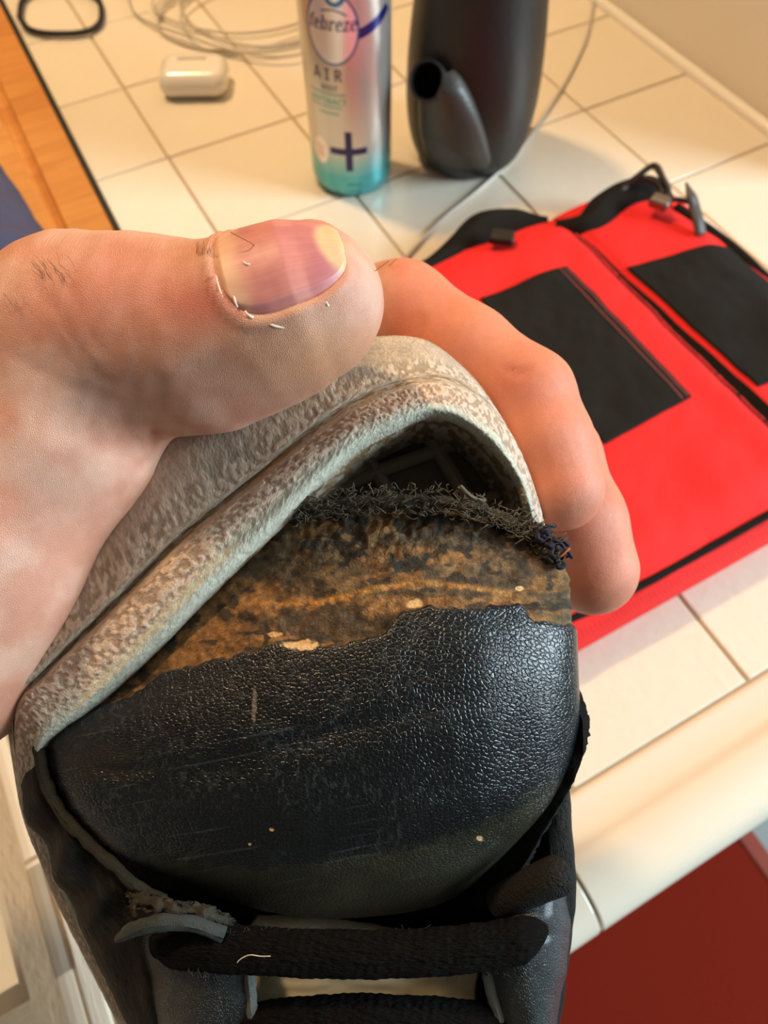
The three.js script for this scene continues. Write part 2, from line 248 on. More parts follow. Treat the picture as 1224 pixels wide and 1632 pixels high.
{ // air freshener can
  const cx = 1.086 * K, cz = 2.83 * K, g = thing('spray_can', 'silver and teal air freshener spray can with a navy plus sign', 'can', [cx, TOP, cz]);
  const W = 1024, H = 1024, cv = document.createElement('canvas'); cv.width = W; cv.height = H; const x = cv.getContext('2d');
  // canvas spans the whole girth (188 mm) and 160 mm of height, bottom at H
  const MMX = W / 188, MMY = H / 160, X = mm => W / 2 + mm * MMX, Y = mm => H - mm * MMY;
  x.fillStyle = '#cdc6bc'; x.fillRect(0, 0, W, H);
  for (let i = 0; i < H; i++) { const mm = (H - i) / MMY; if (mm < 44) { const t = 0.85 * sm(44, 16, mm); x.fillStyle = `rgba(84,176,182,${t})`; x.fillRect(0, i, W, 1); } }
  x.fillStyle = '#54b0b6'; x.fillRect(0, Y(20), W, 20 * MMY + 1);
  // navy swoosh
  x.strokeStyle = '#23307e'; x.lineWidth = 6 * MMY; x.beginPath(); x.moveTo(X(-2), Y(116)); x.quadraticCurveTo(X(14), Y(116), X(32), Y(126)); x.stroke();
  // badge
  x.save(); x.translate(X(-9), Y(120)); x.scale(MMX, MMY);
  x.beginPath(); x.ellipse(0, 0, 17, 21, 0, 0, 7); x.fillStyle = '#eef1f4'; x.fill(); x.lineWidth = 1.4; x.strokeStyle = '#4a74a8'; x.stroke();
  x.beginPath(); x.arc(3, -19.5, 5.5, 0, 7); x.lineWidth = 2.8; x.strokeStyle = '#3b7fc0'; x.stroke();
  x.fillStyle = '#2d3b76'; x.font = 'italic bold 11px serif'; x.textAlign = 'center'; x.fillText('febreze', 0, 1, 32);
  x.lineWidth = 0.9; x.strokeStyle = '#2d3b76'; x.beginPath(); x.moveTo(-6, -10); x.quadraticCurveTo(3, -13, 10, -8); x.stroke(); x.restore();
  x.save(); x.translate(X(-14), 0); x.scale(MMX, MMY); x.textAlign = 'center'; const yy = mm => 160 - mm;
  x.fillStyle = '#4c3f52'; x.font = 'bold 11px sans-serif'; x.fillText('A I R', 0, yy(88), 21); x.font = 'bold 5px sans-serif'; x.fillText('MIST', 1, yy(82));
  x.fillStyle = '#4d9c8c'; x.fillRect(-15, yy(80), 27, 1.1); x.font = 'bold 6px sans-serif'; x.fillText('ANTIBACT', -1, yy(73), 27); x.fillRect(-15, yy(71), 24, 1); x.fillStyle = '#7a9c90'; x.fillRect(-8, yy(67), 15, 1.4); x.restore();
  x.fillStyle = '#2c2558'; x.fillRect(X(-4.2), Y(54), 5 * MMX, 30 * MMY); x.fillRect(X(-15.5), Y(41.5), 27 * MMX, 5 * MMY);
  x.save(); x.translate(X(-24), Y(36)); x.scale(MMX, MMY); x.beginPath(); x.ellipse(0, 0, 6.5, 10, 0, 0, 7); x.fillStyle = '#e9ddd6'; x.fill(); x.strokeStyle = '#b4796f'; x.lineWidth = 0.8; for (const k of [-4, -1.5, 1, 3.5]) { x.beginPath(); x.moveTo(-3.5, k); x.lineTo(3.5, k + 0.6); x.stroke(); } x.restore();
  x.fillStyle = '#3d8f96'; x.fillRect(X(-4), Y(14), 10 * MMX, 2.4 * MMY);
  const ct = new THREE.CanvasTexture(cv); ct.colorSpace = THREE.SRGBColorSpace; ct.wrapS = THREE.RepeatWrapping;
  const prof = [[0.0, 0.002], [0.024, 0.0005], [0.028, 0.002], [0.0298, 0.007], [0.03, 0.012], [0.03, 0.16]], lg = new THREE.LatheGeometry(prof.map(p => new THREE.Vector2(...p)), 72);
  { const p = lg.attributes.position, uv = lg.attributes.uv, dir = Math.atan2(EYE.x - cx, EYE.z - cz); const w = 73 === 73 ? prof.length : 0;
    for (let i = 0; i < p.count; i++) { const seg = Math.floor(i / w), phi = seg / 72 * Math.PI * 2; let a = phi - dir; uv.setXY(i, 0.5 + a / (Math.PI * 2), p.getY(i) / 0.16); } }
  part('can_body', lg, phys({ map: ct, metalness: 0.7, roughness: 0.3, clearcoat: 0.4, clearcoatRoughness: 0.15 }), g);
  part('shoulder', new THREE.LatheGeometry([[0.03, 0.16], [0.03, 0.163], [0.027, 0.172], [0.02, 0.178]].map(p => new THREE.Vector2(...p)), 48), std({ color: 0xcccccc, metalness: 0.9, roughness: 0.3 }), g);
  part('cap', new THREE.LatheGeometry([[0.022, 0.176], [0.0225, 0.19], [0.019, 0.21], [0.012, 0.216], [0, 0.217]].map(p => new THREE.Vector2(...p)), 48), std({ color: 0x3f93a0, roughness: 0.4 }), g);
}
{ // black canister with a spout
  const cx = 1.935 * K, cz = 3.0 * K, g = thing('black_canister', 'matte black rounded canister with a small round spout hole', 'canister', [cx, TOP, cz]);
  const m = std({ color: 0x1b1b19, roughness: 0.42, bumpMap: rep(grainTex, 6, 6), bumpScale: 0.0003 });
  const prof = [[0, 0.001], [0.03, 0.0005], [0.036, 0.002], [0.041, 0.008], [0.0455, 0.022], [0.048, 0.042], [0.0482, 0.062], [0.047, 0.085], [0.0445, 0.11], [0.041, 0.14], [0.036, 0.17], [0.029, 0.195], [0.02, 0.21], [0.012, 0.216], [0, 0.217]];
  const cp = new THREE.CatmullRomCurve3(prof.map(p => new THREE.Vector3(p[0], p[1], 0))).getPoints(90), rad = h => { for (let i = 1; i < cp.length; i++) if (cp[i].y >= h && cp[i].y < 0.2) return cp[i].x; return 0.02; };
  const dir = Math.atan2(EYE.x - cx, EYE.z - cz) - 0.55;                      // where the spout points
  const hp = new THREE.Vector3(Math.sin(dir) * (rad(0.078) + 0.0105), 0.082, Math.cos(dir) * (rad(0.078) + 0.0105)), out = new THREE.Vector3(Math.sin(dir + 0.25), 0.6, Math.cos(dir + 0.25)).normalize(), HR = 0.0104, HD = 0.03;
  const pierce = (geo) => {                                                  // open the skin where the spout bore runs
    const p = geo.attributes.position, id = geo.index.array, keep = [], v = new THREE.Vector3(), inside = i => { v.fromBufferAttribute(p, i).sub(hp); const t = v.dot(out); return t < 0.02 && t > -HD && v.addScaledVector(out, -t).length() < HR; };
    for (let i = 0; i < id.length; i += 3) if (!(inside(id[i]) || inside(id[i + 1]) || inside(id[i + 2]))) keep.push(id[i], id[i + 1], id[i + 2]);
    geo.setIndex(keep); return geo;
  };
  part('body', pierce(new THREE.LatheGeometry(new THREE.SplineCurve(cp.map(p => new THREE.Vector2(Math.max(0, p.x), p.y))).getPoints(260), 220)), m, g);
  // raised lobe: narrow at the hole, widening towards the foot
  const nu = 110, nv = 170, pos = [], idx = [];
  for (let j = 0; j <= nv; j++) { const t = j / nv, h = mix(0.088, 0.012, t), half = 0.25 + 0.40 * Math.pow(t, 0.6), mid = 0.40 * Math.pow(t, 0.6);
    for (let i = 0; i <= nu; i++) { const s = i / nu * 2 - 1, a = dir + mid + s * half, e = Math.sqrt(Math.max(0, 1 - s * s)), top = sm(0, 0.12, t), bulge = (0.0085 * Math.pow(1 - t, 0.8) * (0.35 + 0.65 * top) + 0.006 * sm(1, 0.6, t)) * Math.pow(e, 0.8) - 0.0012 * (1 - e) - 0.0004 + (t > 0.95 ? -0.002 * (t - 0.95) * 20 : 0), r = rad(h) + bulge; pos.push(Math.sin(a) * r, h, Math.cos(a) * r); } }
  for (let j = 0; j < nv; j++) for (let i = 0; i < nu; i++) { const a = j * (nu + 1) + i; idx.push(a, a + nu + 1, a + 1, a + 1, a + nu + 1, a + nu + 2); }
  const lg = new THREE.BufferGeometry(); lg.setAttribute('position', new THREE.Float32BufferAttribute(pos, 3)); lg.setAttribute('uv', new THREE.Float32BufferAttribute(new Float32Array(pos.length / 3 * 2), 2)); lg.setIndex(idx); lg.computeVertexNormals();
  const sp = part('spout', pierce(lg), std({ color: 0x3d3b36, roughness: 0.42 }), g, 'raised tapering spout');
  const bore = new THREE.LatheGeometry([[HR + 0.0002, -HD], [HR + 0.0002, 0.0], [HR + 0.0008, 0.0012], [HR + 0.002, 0.0012], [HR + 0.0024, 0], [HR + 0.0022, -0.006]].map(q => new THREE.Vector2(...q)), 48), end = new THREE.CircleGeometry(HR + 0.0002, 48); end.rotateX(-Math.PI / 2); end.translate(0, -HD, 0);
  const bg = mergeGeometries([bore, end]); bg.applyQuaternion(new THREE.Quaternion().setFromUnitVectors(new THREE.Vector3(0, 1, 0), out)); bg.translate(hp.x, hp.y, hp.z);
  part('spout_bore', bg, m, sp, 'round opening of the spout');
}
// ---------------------------------------------------------------- red and black pouch
{
  const x0 = 0.1 * K, x1 = 2.66 * K, z0 = 4.12 * K, z1 = 6.5 * K, w = x1 - x0, d = z1 - z0, H = 0.035, cx = (x0 + x1) / 2, cz = (z0 + z1) / 2;
  const g = thing('zip_pouch', 'bright red fabric pouch with black panels and a zip', 'pouch', [cx, TOP + 0.0005, cz]);
  const red = std({ color: new THREE.Color(0.83, 0.012, 0.010), roughness: 0.85, bumpMap: rep(weaveTex, 1, 1), bumpScale: 0.0004 });
  const blk = phys({ specularIntensity: 0.3, color: new THREE.Color(0.016, 0.0145, 0.012), roughness: 1, bumpMap: rep(weaveTex, 1, 1), bumpScale: 0.0004 });
  const top = (x, z) => {                                       // height of the upper face
    const ex = w / 2 - Math.abs(x - cx), ez = d / 2 - Math.abs(z - cz), e = Math.min(ex, ez), r = sm(-0.004, 0.03, ex) * sm(-0.004, 0.03, ez);
    const seam = Math.exp(-(((x - 1.83 * K) / 0.004) ** 2)) * 0.0035;
    return H * 0.80 + H * 0.26 * r - seam + 0.0022 * (fbm(x * 40, z * 40, 3, 3) - 0.5) * 2;
  };
  const shell = (n, m) => {                                     // box-like shell with pillowed top and soft sides
    const pos = [], uv = [], idx = []; const rings = [[0.004, 0.0, 0], [0.0, 0.004, 0], [-0.002, 0.5, 1], [0.001, 0.9, 1], [0.004, 1, 1]], per = [];
    for (let i = 0; i < 160; i++) { const t = i / 160 * 4, k = Math.floor(t), f = t - k, q = [[f * 2 - 1, -1], [1, f * 2 - 1], [1 - f * 2, 1], [-1, 1 - f * 2]][k]; per.push(q); }
    const rr = 0.02, pt = ([a, b], inset) => { const X = w / 2 - inset, Z = d / 2 - inset; let x = a * X, z = b * Z; const dx = Math.abs(x) - (X - rr), dz = Math.abs(z) - (Z - rr); if (dx > 0 && dz > 0) { const l = Math.hypot(dx, dz), s = Math.max(dx, dz) / l; x = Math.sign(x) * (X - rr + dx * s); z = Math.sign(z) * (Z - rr + dz * s); } return [x, z]; };
    for (const [ins, h] of rings) for (const q of per) { const [x, z] = pt(q, ins), y = h * top(cx + x, cz + z); pos.push(x, y, z); uv.push((x + z) * 12, y * 12); }
    for (let r = 0; r < rings.length - 1; r++) for (let i = 0; i < 160; i++) { const a = r * 160 + i, b = r * 160 + (i + 1) % 160; idx.push(a, a + 160, b, b, a + 160, b + 160); }
    const base = pos.length / 3, N = 70; for (let j = 0; j <= N; j++) for (let i = 0; i <= N; i++) { const [x, z] = pt([i / N * 2 - 1, j / N * 2 - 1], 0.004); pos.push(x, top(cx + x, cz + z), z); uv.push(x * 12, z * 12); }
    for (let j = 0; j < N; j++) for (let i = 0; i < N; i++) { const a = base + j * (N + 1) + i; idx.push(a, a + N + 1, a + 1, a + 1, a + N + 1, a + N + 2); }
    const G = new THREE.BufferGeometry(); G.setAttribute('position', new THREE.Float32BufferAttribute(pos, 3)); G.setAttribute('uv', new THREE.Float32BufferAttribute(uv, 2)); G.setIndex(idx); G.computeVertexNormals(); return G;
  };
  part('body', shell(), red, g, 'bright red fabric body');
  const patch = (quad, lift, n = 40) => {                       // quad: tile coordinates [c, r] in order, laid on the upper face with thickness
    const pos = [], uv = [], idx = [];
    for (const layer of [1, 0]) for (let j = 0; j <= n; j++) for (let i = 0; i <= n; i++) { const u = i / n, v = j / n, X = mix(mix(quad[0][0], quad[1][0], u), mix(quad[3][0], quad[2][0], u), v) * K, Z = mix(mix(quad[0][1], quad[1][1], u), mix(quad[3][1], quad[2][1], u), v) * K; pos.push(X - cx, top(X, Z) + (layer ? lift : -0.0012), Z - cz); uv.push(X * 12, Z * 12); }
    const w2 = n + 1, o = w2 * w2; for (let j = 0; j < n; j++) for (let i = 0; i < n; i++) { const a = j * w2 + i; idx.push(a, a + w2, a + 1, a + 1, a + w2, a + w2 + 1); }
    for (let i = 0; i < n; i++) for (const [a, b] of [[i, i + 1], [n * w2 + i + 1, n * w2 + i], [(i + 1) * w2, i * w2], [i * w2 + n, (i + 1) * w2 + n]]) idx.push(a, b, a + o, b, b + o, a + o);
    const G = new THREE.BufferGeometry(); G.setAttribute('position', new THREE.Float32BufferAttribute(pos, 3)); G.setAttribute('uv', new THREE.Float32BufferAttribute(uv, 2)); G.setIndex(idx); G.computeVertexNormals(); return G;
  };
  const pp = part('panel', patch([[1.0, 4.6], [1.585, 4.62], [1.585, 5.72], [1.0, 5.75]], 0.0011), blk, g, 'square black fabric panel');
  const stitch = std({ color: new THREE.Color(0.22, 0.05, 0.045), roughness: 0.9 });
  for (const o of [1.525, 1.56]) part('stitching', patch([[o, 4.63], [o + 0.008, 4.63], [o + 0.008, 5.71], [o, 5.71]], 0.0015, 24), stitch, pp, 'dull red stitch line');
  part('panel', patch([[1.885, 4.80], [2.57, 4.92], [2.63, 5.9], [1.92, 5.84]], 0.0011), blk, g, 'large black fabric panel');
  part('seam', patch([[1.80, 4.3], [1.835, 4.3], [1.90, 6.45], [1.80, 6.45]], 0.0006, 60), blk, g, 'black seam between the panels');
  const at = (c, r, h) => new THREE.Vector3(c * K - cx, h + top(c * K, r * K), r * K - cz);
  part('piping', tubeAlong([at(0.2, 6.40, 0), at(0.7, 6.43, 0), at(1.1, 6.43, 0), at(1.6, 6.43, 0), at(2.2, 6.43, 0), at(2.55, 6.41, 0)], 0.0021, 80, 8), blk, g, 'black piping along the edge');
  // zip along the far edge, lying in folds
  const zip = part('zip_tape', tubeAlong([at(0.3, 4.14, -0.004), at(0.9, 4.16, -0.002), at(1.2, 4.08, -0.002), at(1.42, 4.02, -0.001), at(1.6, 4.06, -0.002), at(1.78, 4.17, -0.003)], (t) => 0.006 + 0.006 * sm(0.4, 0.75, t) * sm(1.0, 0.85, t), 90, 12, 0.8, new THREE.Vector3(0, 1, 0)), blk, g, 'black zip tape bunched at the edge');
  part('zip_tape', tubeAlong([at(1.78, 4.26, -0.003), at(1.92, 4.36, -0.002), at(2.12, 4.30, -0.001), at(2.3, 4.27, 0.0), at(2.45, 4.30, 0.0), at(2.56, 4.38, -0.004)], (t) => 0.006 + 0.0055 * sm(0.0, 0.4, t) * sm(1.05, 0.8, t), 90, 12, 0.9, new THREE.Vector3(0, 1, 0)), blk, g, 'black zip tape rolled at the corner');
  part('strap_edge', tubeAlong([at(2.50, 4.5, 0), at(2.61, 4.9, -0.001), at(2.64, 5.3, -0.003), at(2.64, 5.9, -0.003)], 0.004, 50, 10), blk, g, 'black edge binding');
  const metal = std({ color: 0x4e4a45, metalness: 0.75, roughness: 0.42 });
  const zz = (px, py, h) => { const q = onPlane(px, py, h); return new THREE.Vector3(q.x - cx, h - 0.0005, q.z - cz); };
  part('slider', (() => { const b = rbox(0.010, 0.007, 0.013, 0.0022); b.rotateY(0.5); const q = zz(1052, 322, 0.048); b.translate(q.x, q.y, q.z); return b; })(), std({ color: 0x8a8078, metalness: 0.8, roughness: 0.35 }), g, 'metal zip slider');
  part('slider', (() => { const b = rbox(0.011, 0.006, 0.016, 0.002); b.rotateY(0.9); const q = zz(800, 378, 0.040); b.translate(q.x, q.y, q.z); return b; })(), std({ color: 0x35312c, metalness: 0.6, roughness: 0.45 }), g, 'dark zip slider');
  part('pull_ring', tubeAlong([zz(988, 304, 0.042), zz(1015, 282, 0.05), zz(1043, 264, 0.056), zz(1056, 284, 0.054), zz(1065, 305, 0.05), zz(1060, 318, 0.049)], 0.0021, 60, 8), metal, g, 'bent metal pull ring');
  part('pull_ring', tubeAlong([zz(990, 305, 0.043), zz(1012, 288, 0.047), zz(1030, 285, 0.05), zz(1048, 293, 0.05), zz(1056, 310, 0.049)], 0.0018, 50, 8), metal, g);
  part('pull_link', tubeAlong([zz(1062, 324, 0.048), zz(1075, 318, 0.05), zz(1090, 320, 0.05), zz(1098, 322, 0.05)], 0.0017, 30, 8), metal, g);
  part('pull_tab', tubeAlong([zz(1094, 292, 0.056), zz(1100, 308, 0.054), zz(1107, 330, 0.049), zz(1113, 352, 0.045), zz(1117, 374, 0.040)], (t) => 0.0014 + 0.0032 * sm(0, 0.35, t) , 50, 12, 0.55), std({ color: 0x57544f, metalness: 0.3, roughness: 0.45 }), g, 'grey paddle shaped pull tab');
}
// ---------------------------------------------------------------- the held shoe: own frame, heel end low, toe lifted
const HELD = 0.92;                                       // depth scale: millimetres below are times this
const HQ = camera.quaternion.clone();
const HB = new THREE.Vector3(0, -0.16, -0.17);           // base of shoe in the held frame
const lp = (px, py, D) => { const d = D * HELD / 1000; return new THREE.Vector3((px - 612) / FOCAL * d, -(py - 816) / FOCAL * d, -d).sub(HB); };
function held(name, label, category) { const g = thing(name, label, category); g.quaternion.copy(HQ); g.position.copy(HB.clone().applyQuaternion(HQ).add(EYE)); return g; }
function net(rows, nu, nv, o = {}) {                     // smooth sheet through a net of control points [px, py, D]; o.bump(u, v, px, py) mm; o.thick mm
  const P = [], Q = [], uv = [], idx = [], W = nu + 1;
  const ev = (u, v) => spline(rows.map(r => spline(r, u)), v);
  for (let i = 0; i <= nu; i++) { const col = rows.map(r => spline(r, i / nu)); for (let j = 0; j <= nv; j++) { const k = j * W + i, q = spline(col, j / nv); Q[k] = q; P[k] = lp(...q); uv[2 * k] = i / nu; uv[2 * k + 1] = j / nv; } }
  const normals = () => { const N = []; for (let j = 0; j <= nv; j++) for (let i = 0; i <= nu; i++) { const a = P[j * W + Math.min(nu, i + 1)], b = P[j * W + Math.max(0, i - 1)], c = P[Math.min(nv, j + 1) * W + i], d = P[Math.max(0, j - 1) * W + i]; const n = a.clone().sub(b).cross(d.clone().sub(c)); N.push(n.lengthSq() > 1e-20 ? n.normalize() : new THREE.Vector3(0, 0, 1)); } return N; };
  let N = normals(); const flip = o.flip ? -1 : 1;
  if (o.bump) { P.forEach((p, k) => p.addScaledVector(N[k], flip * o.bump(uv[2 * k], uv[2 * k + 1], Q[k][0], Q[k][1]) / 1000)); N = normals(); }
  for (let j = 0; j < nv; j++) for (let i = 0; i < nu; i++) { const a = j * W + i; idx.push(a, a + W, a + 1, a + 1, a + W, a + W + 1); }
  const pos = [], col = []; P.forEach(p => pos.push(p.x, p.y, p.z));
  if (o.thick) {
    const n0 = P.length; P.forEach((p, k) => { const q = p.clone().addScaledVector(N[k], -flip * o.thick / 1000); pos.push(q.x, q.y, q.z); uv.push(uv[2 * k], uv[2 * k + 1]); });
    const m = idx.length; for (let k = 0; k < m; k += 3) idx.push(idx[k] + n0, idx[k + 2] + n0, idx[k + 1] + n0);
    const rim = (a, b) => idx.push(a, b, a + n0, b, b + n0, a + n0);
    for (let i = 0; i < nu; i++) { rim(i, i + 1); rim(nv * W + i + 1, nv * W + i); } for (let j = 0; j < nv; j++) { rim((j + 1) * W, j * W); rim(j * W + nu, (j + 1) * W + nu); }
  }
  const g = new THREE.BufferGeometry(); g.setAttribute('position', new THREE.Float32BufferAttribute(pos, 3)); g.setAttribute('uv', new THREE.Float32BufferAttribute(uv, 2)); g.setIndex(idx); g.computeVertexNormals(); g.userData.ev = ev; return g;
}
const tube = (pts, rpx, seg = 90, rad = 14, flat = 1, up = new THREE.Vector3(0, 0, 1)) => { const r0 = pts.map(p => p[2] * HELD / 1000 / FOCAL); const m = r0.reduce((a, b) => a + b) / r0.length; return tubeAlong(pts.map(p => lp(...p)), typeof rpx === 'function' ? (t, a) => rpx(t, a) * m : rpx * m, seg, rad, flat, up); };
const pebble = dataTex(1024, 1024, (u, v) => { const X = u * 70 + 0.9 * fbm(u * 30, v * 30, 1, 2), Y = v * 70 + 0.9 * fbm(u * 30, v * 30, 8, 2), [a, b] = worley(X, Y, 3), [c, d] = worley(X * 2.1, Y * 2.1, 7); return 0.7 * sm(0, 0.35, b - a) + 0.2 * sm(0, 0.4, d - c) + 0.1 * noise(u * 300, v * 300); }, false);
const suede = dataTex(1024, 1024, (u, v) => 0.5 * fbm(u * 90, v * 90, 2, 3) + 0.5 * fbm(u * 25, v * 25, 4, 3), false);
const shoe = held('worn_shoe', 'worn black leather trainer with its white rubber sole peeling off at the toe', 'shoe');

// --- toe box
const vampRows = [
  [[120, 1185, 176], [85, 1150, 164], [190, 1050, 158], [320, 920, 157], [470, 806, 157], [620, 792, 156], [760, 806, 156], [862, 856, 158], [855, 870, 176]],
  [[120, 1190, 174], [80, 1168, 156], [220, 1075, 150], [345, 965, 149], [480, 880, 149], [630, 860, 148], [770, 875, 149], [900, 905, 154], [880, 915, 176]],
  [[120, 1200, 172], [76, 1180, 152], [240, 1105, 145], [370, 1030, 143], [500, 975, 142], [640, 950, 141], [780, 955, 143], [912, 985, 152], [892, 990, 176]],
  [[125, 1215, 172], [80, 1200, 150], [250, 1150, 141.5], [390, 1110, 138.5], [520, 1075, 137.5], [650, 1055, 137], [790, 1055, 139], [918, 1080, 150], [898, 1085, 176]],
  [[130, 1245, 172], [90, 1240, 149], [250, 1215, 140.5], [400, 1200, 136.5], [530, 1185, 135], [660, 1170, 135], [795, 1160, 138], [919, 1150, 150], [898, 1150, 176]],
  [[150, 1290, 172], [122, 1298, 149], [260, 1300, 141], [410, 1300, 137], [540, 1295, 136], [670, 1285, 136], [800, 1255, 139.5], [908, 1210, 151], [888, 1205, 176]],
  [[185, 1330, 172], [165, 1345, 150], [280, 1372, 144], [410, 1385, 140.5], [540, 1385, 139.5], [680, 1362, 140], [795, 1318, 144], [888, 1260, 152], [872, 1250, 176]],
  [[200, 1345, 172], [187, 1362, 154], [290, 1397, 149], [410, 1415, 146], [540, 1426, 145], [690, 1405, 145], [790, 1360, 149], [872, 1290, 155], [860, 1275, 176]],
  [[210, 1355, 174], [205, 1372, 162], [300, 1410, 159], [420, 1450, 158], [550, 1464, 157], [690, 1446, 157], [780, 1390, 159], [855, 1310, 163], [850, 1290, 178]],
];
const leatherLine = [[60, 1150], [120, 1140], [210, 1105], [270, 1065], [330, 1055], [400, 1035], [440, 1020], [470, 1028], [520, 1030], [570, 1020], [610, 1010], [640, 975], [680, 965], [760, 968], [830, 960], [850, 985], [900, 995], [960, 1000]];
const lineY = (L, x) => { for (let i = 1; i < L.length; i++) if (x <= L[i][0]) { const [a, b] = L[i - 1], [c, d] = L[i]; return mix(b, d, clamp((x - a) / (c - a))); } return L[L.length - 1][1]; };
const vampBump = (u, v, x, y) => {
  const L = lineY(leatherLine, x) + 10 * (fbm(x / 14, y / 14, 3, 3) - 0.5), s = sm(-6, 6, y - L);
  const torn = (1 - s) * (1.3 * (fbm(x / 26, y / 18, 5, 4) - 0.5) + 0.35 * (fbm(x / 7, y / 7, 9, 2) - 0.5) - 0.75);
  const fray = sm(905, 815, y) * sm(430, 480, x) * 2.2 * (fbm(x / 9, y / 12, 7, 3) - 0.45);
  // creases across the cap
  let cr = 0; for (const [x0, y0, x1, y1, w, a] of [[190, 1245, 640, 1150, 26, 0.7], [430, 1190, 780, 1105, 20, 0.35], [130, 1210, 260, 1240, 12, 0.8], [560, 1280, 860, 1190, 30, 0.35]]) { const t = clamp(((x - x0) * (x1 - x0) + (y - y0) * (y1 - y0)) / ((x1 - x0) ** 2 + (y1 - y0) ** 2)), d = Math.hypot(x - mix(x0, x1, t), y - mix(y0, y1, t) - 10 * Math.sin(t * 5)); cr -= a * Math.exp(-((d / w) ** 2)) * Math.sin(Math.PI * clamp(t * 0.9 + 0.05)); }
  return torn + fray + cr * 0.8 + 0.5 * (fbm(x / 120, y / 120, 4, 2) - 0.5);
};
const vampGeo = net(vampRows, 330, 300, { bump: vampBump, thick: 1.4 });
{
  const ev = vampGeo.userData.ev, N = 1024, lut = []; const G = 64;
  for (let j = 0; j <= G; j++) { lut.push([]); for (let i = 0; i <= G; i++) lut[j].push(ev(i / G, j / G)); }
  const pix = (u, v) => { const a = u * G, b = v * G, i = Math.min(G - 1, Math.floor(a)), j = Math.min(G - 1, Math.floor(b)), f = a - i, g = b - j, P = (k) => mix(mix(lut[j][i][k], lut[j][i + 1][k], f), mix(lut[j + 1][i][k], lut[j + 1][i + 1][k], f), g); return [P(0), P(1)]; };
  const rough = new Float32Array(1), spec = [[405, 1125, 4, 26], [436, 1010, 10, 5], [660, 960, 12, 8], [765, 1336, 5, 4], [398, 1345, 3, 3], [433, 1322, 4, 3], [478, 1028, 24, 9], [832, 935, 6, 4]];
  const kind = (x, y) => { const L = lineY(leatherLine, x) + 16 * (fbm(x / 14, y / 14, 3, 3) - 0.5); return sm(-3, 3, y - L); };
  const colour = (u, v) => {
    const [x, y] = pix(u, v), s = kind(x, y), n1 = fbm(x / 40, y / 30, 3, 4), n2 = fbm(x / 8, y / 8, 6, 3), n3 = fbm(x / 3, y / 3, 2, 2);
    // bare glue and suede
    let c = mix3([58, 47, 34], [112, 92, 64], clamp(1.7 * n1 - 0.35)); const or = sm(0.42, 0.62, fbm(x / 90, y / 26, 12, 4) + 0.22 * sm(560, 240, x) - 0.05 * sm(560, 700, x) + 0.1 * sm(820, 980, y) - 0.04);
    c = mix3(c, [142, 100, 56], 0.65 * or); c = mix3(c, [46, 40, 32], 0.8 * sm(0.55, 0.7, fbm(x / 22, y / 14, 21, 4) + 0.1 * sm(900, 840, y)));
    const dull = sm(8, -8, Math.max(Math.abs(x - 510) - 70, Math.abs(y - 985) - 22) + 24 * (n2 - 0.5)); c = mix3(c, [74, 62, 48], 0.85 * dull);
    const slate = sm(6, -6, Math.max(Math.abs(x - 655) - 30, Math.abs(y - 895) - 14) + 30 * (n2 - 0.5)); c = mix3(c, [44, 46, 44], 0.9 * slate);
    const ridge = Math.exp(-(((y - (945 - 0.05 * (x - 450) + 12 * Math.sin(x / 60) + 8 * n2)) / 5) ** 2)) * sm(380, 440, x) * sm(900, 760, x); c = mix3(c, [186, 132, 66], 0.7 * ridge);
    const k = 0.62 + 0.76 * n2 * (0.6 + 0.8 * n3); c = [c[0] * k, c[1] * k, c[2] * k];
    // leather
    let l = [11, 16, 20]; const dust = sm(0.5, 0.75, fbm(x / 5, y / 9, 31, 3)) * sm(0.35, 0.65, fbm(x / 90, y / 60, 14, 3)) * sm(880, 620, x); l = mix3(l, [66, 74, 76], 0.55 * dust);
    const hem = sm(16, -10, lineY([[60, 1200], [110, 1300], [180, 1352], [260, 1375], [400, 1388], [560, 1372], [690, 1345], [800, 1302], [900, 1240]], x) - y + 26 * (n2 - 0.5)); l = mix3(l, [66, 60, 36], 0.72 * hem * (0.55 + 0.6 * n1));
    const brn = sm(1, 0.2, Math.hypot((x - 170) / 95, (y - 1215) / 50)); l = mix3(l, [52, 43, 30], 0.5 * brn * (0.5 + n1));
    const scr = sm(0.74, 0.8, fbm(x / 70 + y / 9, y / 5 + x / 24, 44, 2)) * sm(900, 500, x); l = mix3(l, [96, 104, 104], 0.35 * scr);
    let out = mix3(c, l, s);
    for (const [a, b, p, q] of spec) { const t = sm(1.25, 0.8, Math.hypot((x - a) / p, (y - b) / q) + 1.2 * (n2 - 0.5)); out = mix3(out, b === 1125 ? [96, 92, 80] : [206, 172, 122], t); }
    return out;
  };
  const vt = dataTex(N, N, colour), vr = dataTex(512, 512, (u, v) => { const [x, y] = pix(u, v), s = kind(x, y), hem = sm(1330, 1390, y + 0.1 * x - 60); return mix(1.0, 0.22 + 0.10 * fbm(x / 12, y / 12, 3, 3) + 0.2 * hem, s); }, false);
  vt.wrapS = vt.wrapT = vr.wrapS = vr.wrapT = THREE.ClampToEdgeWrapping;
  part('toe_box', vampGeo, phys({ map: vt, roughnessMap: vr, roughness: 1, bumpMap: rep(pebble, 1.9, 1.6), bumpScale: 0.00011, specularIntensity: 1 }), shoe, 'black pebbled leather with bare brown glue where it tore');
}
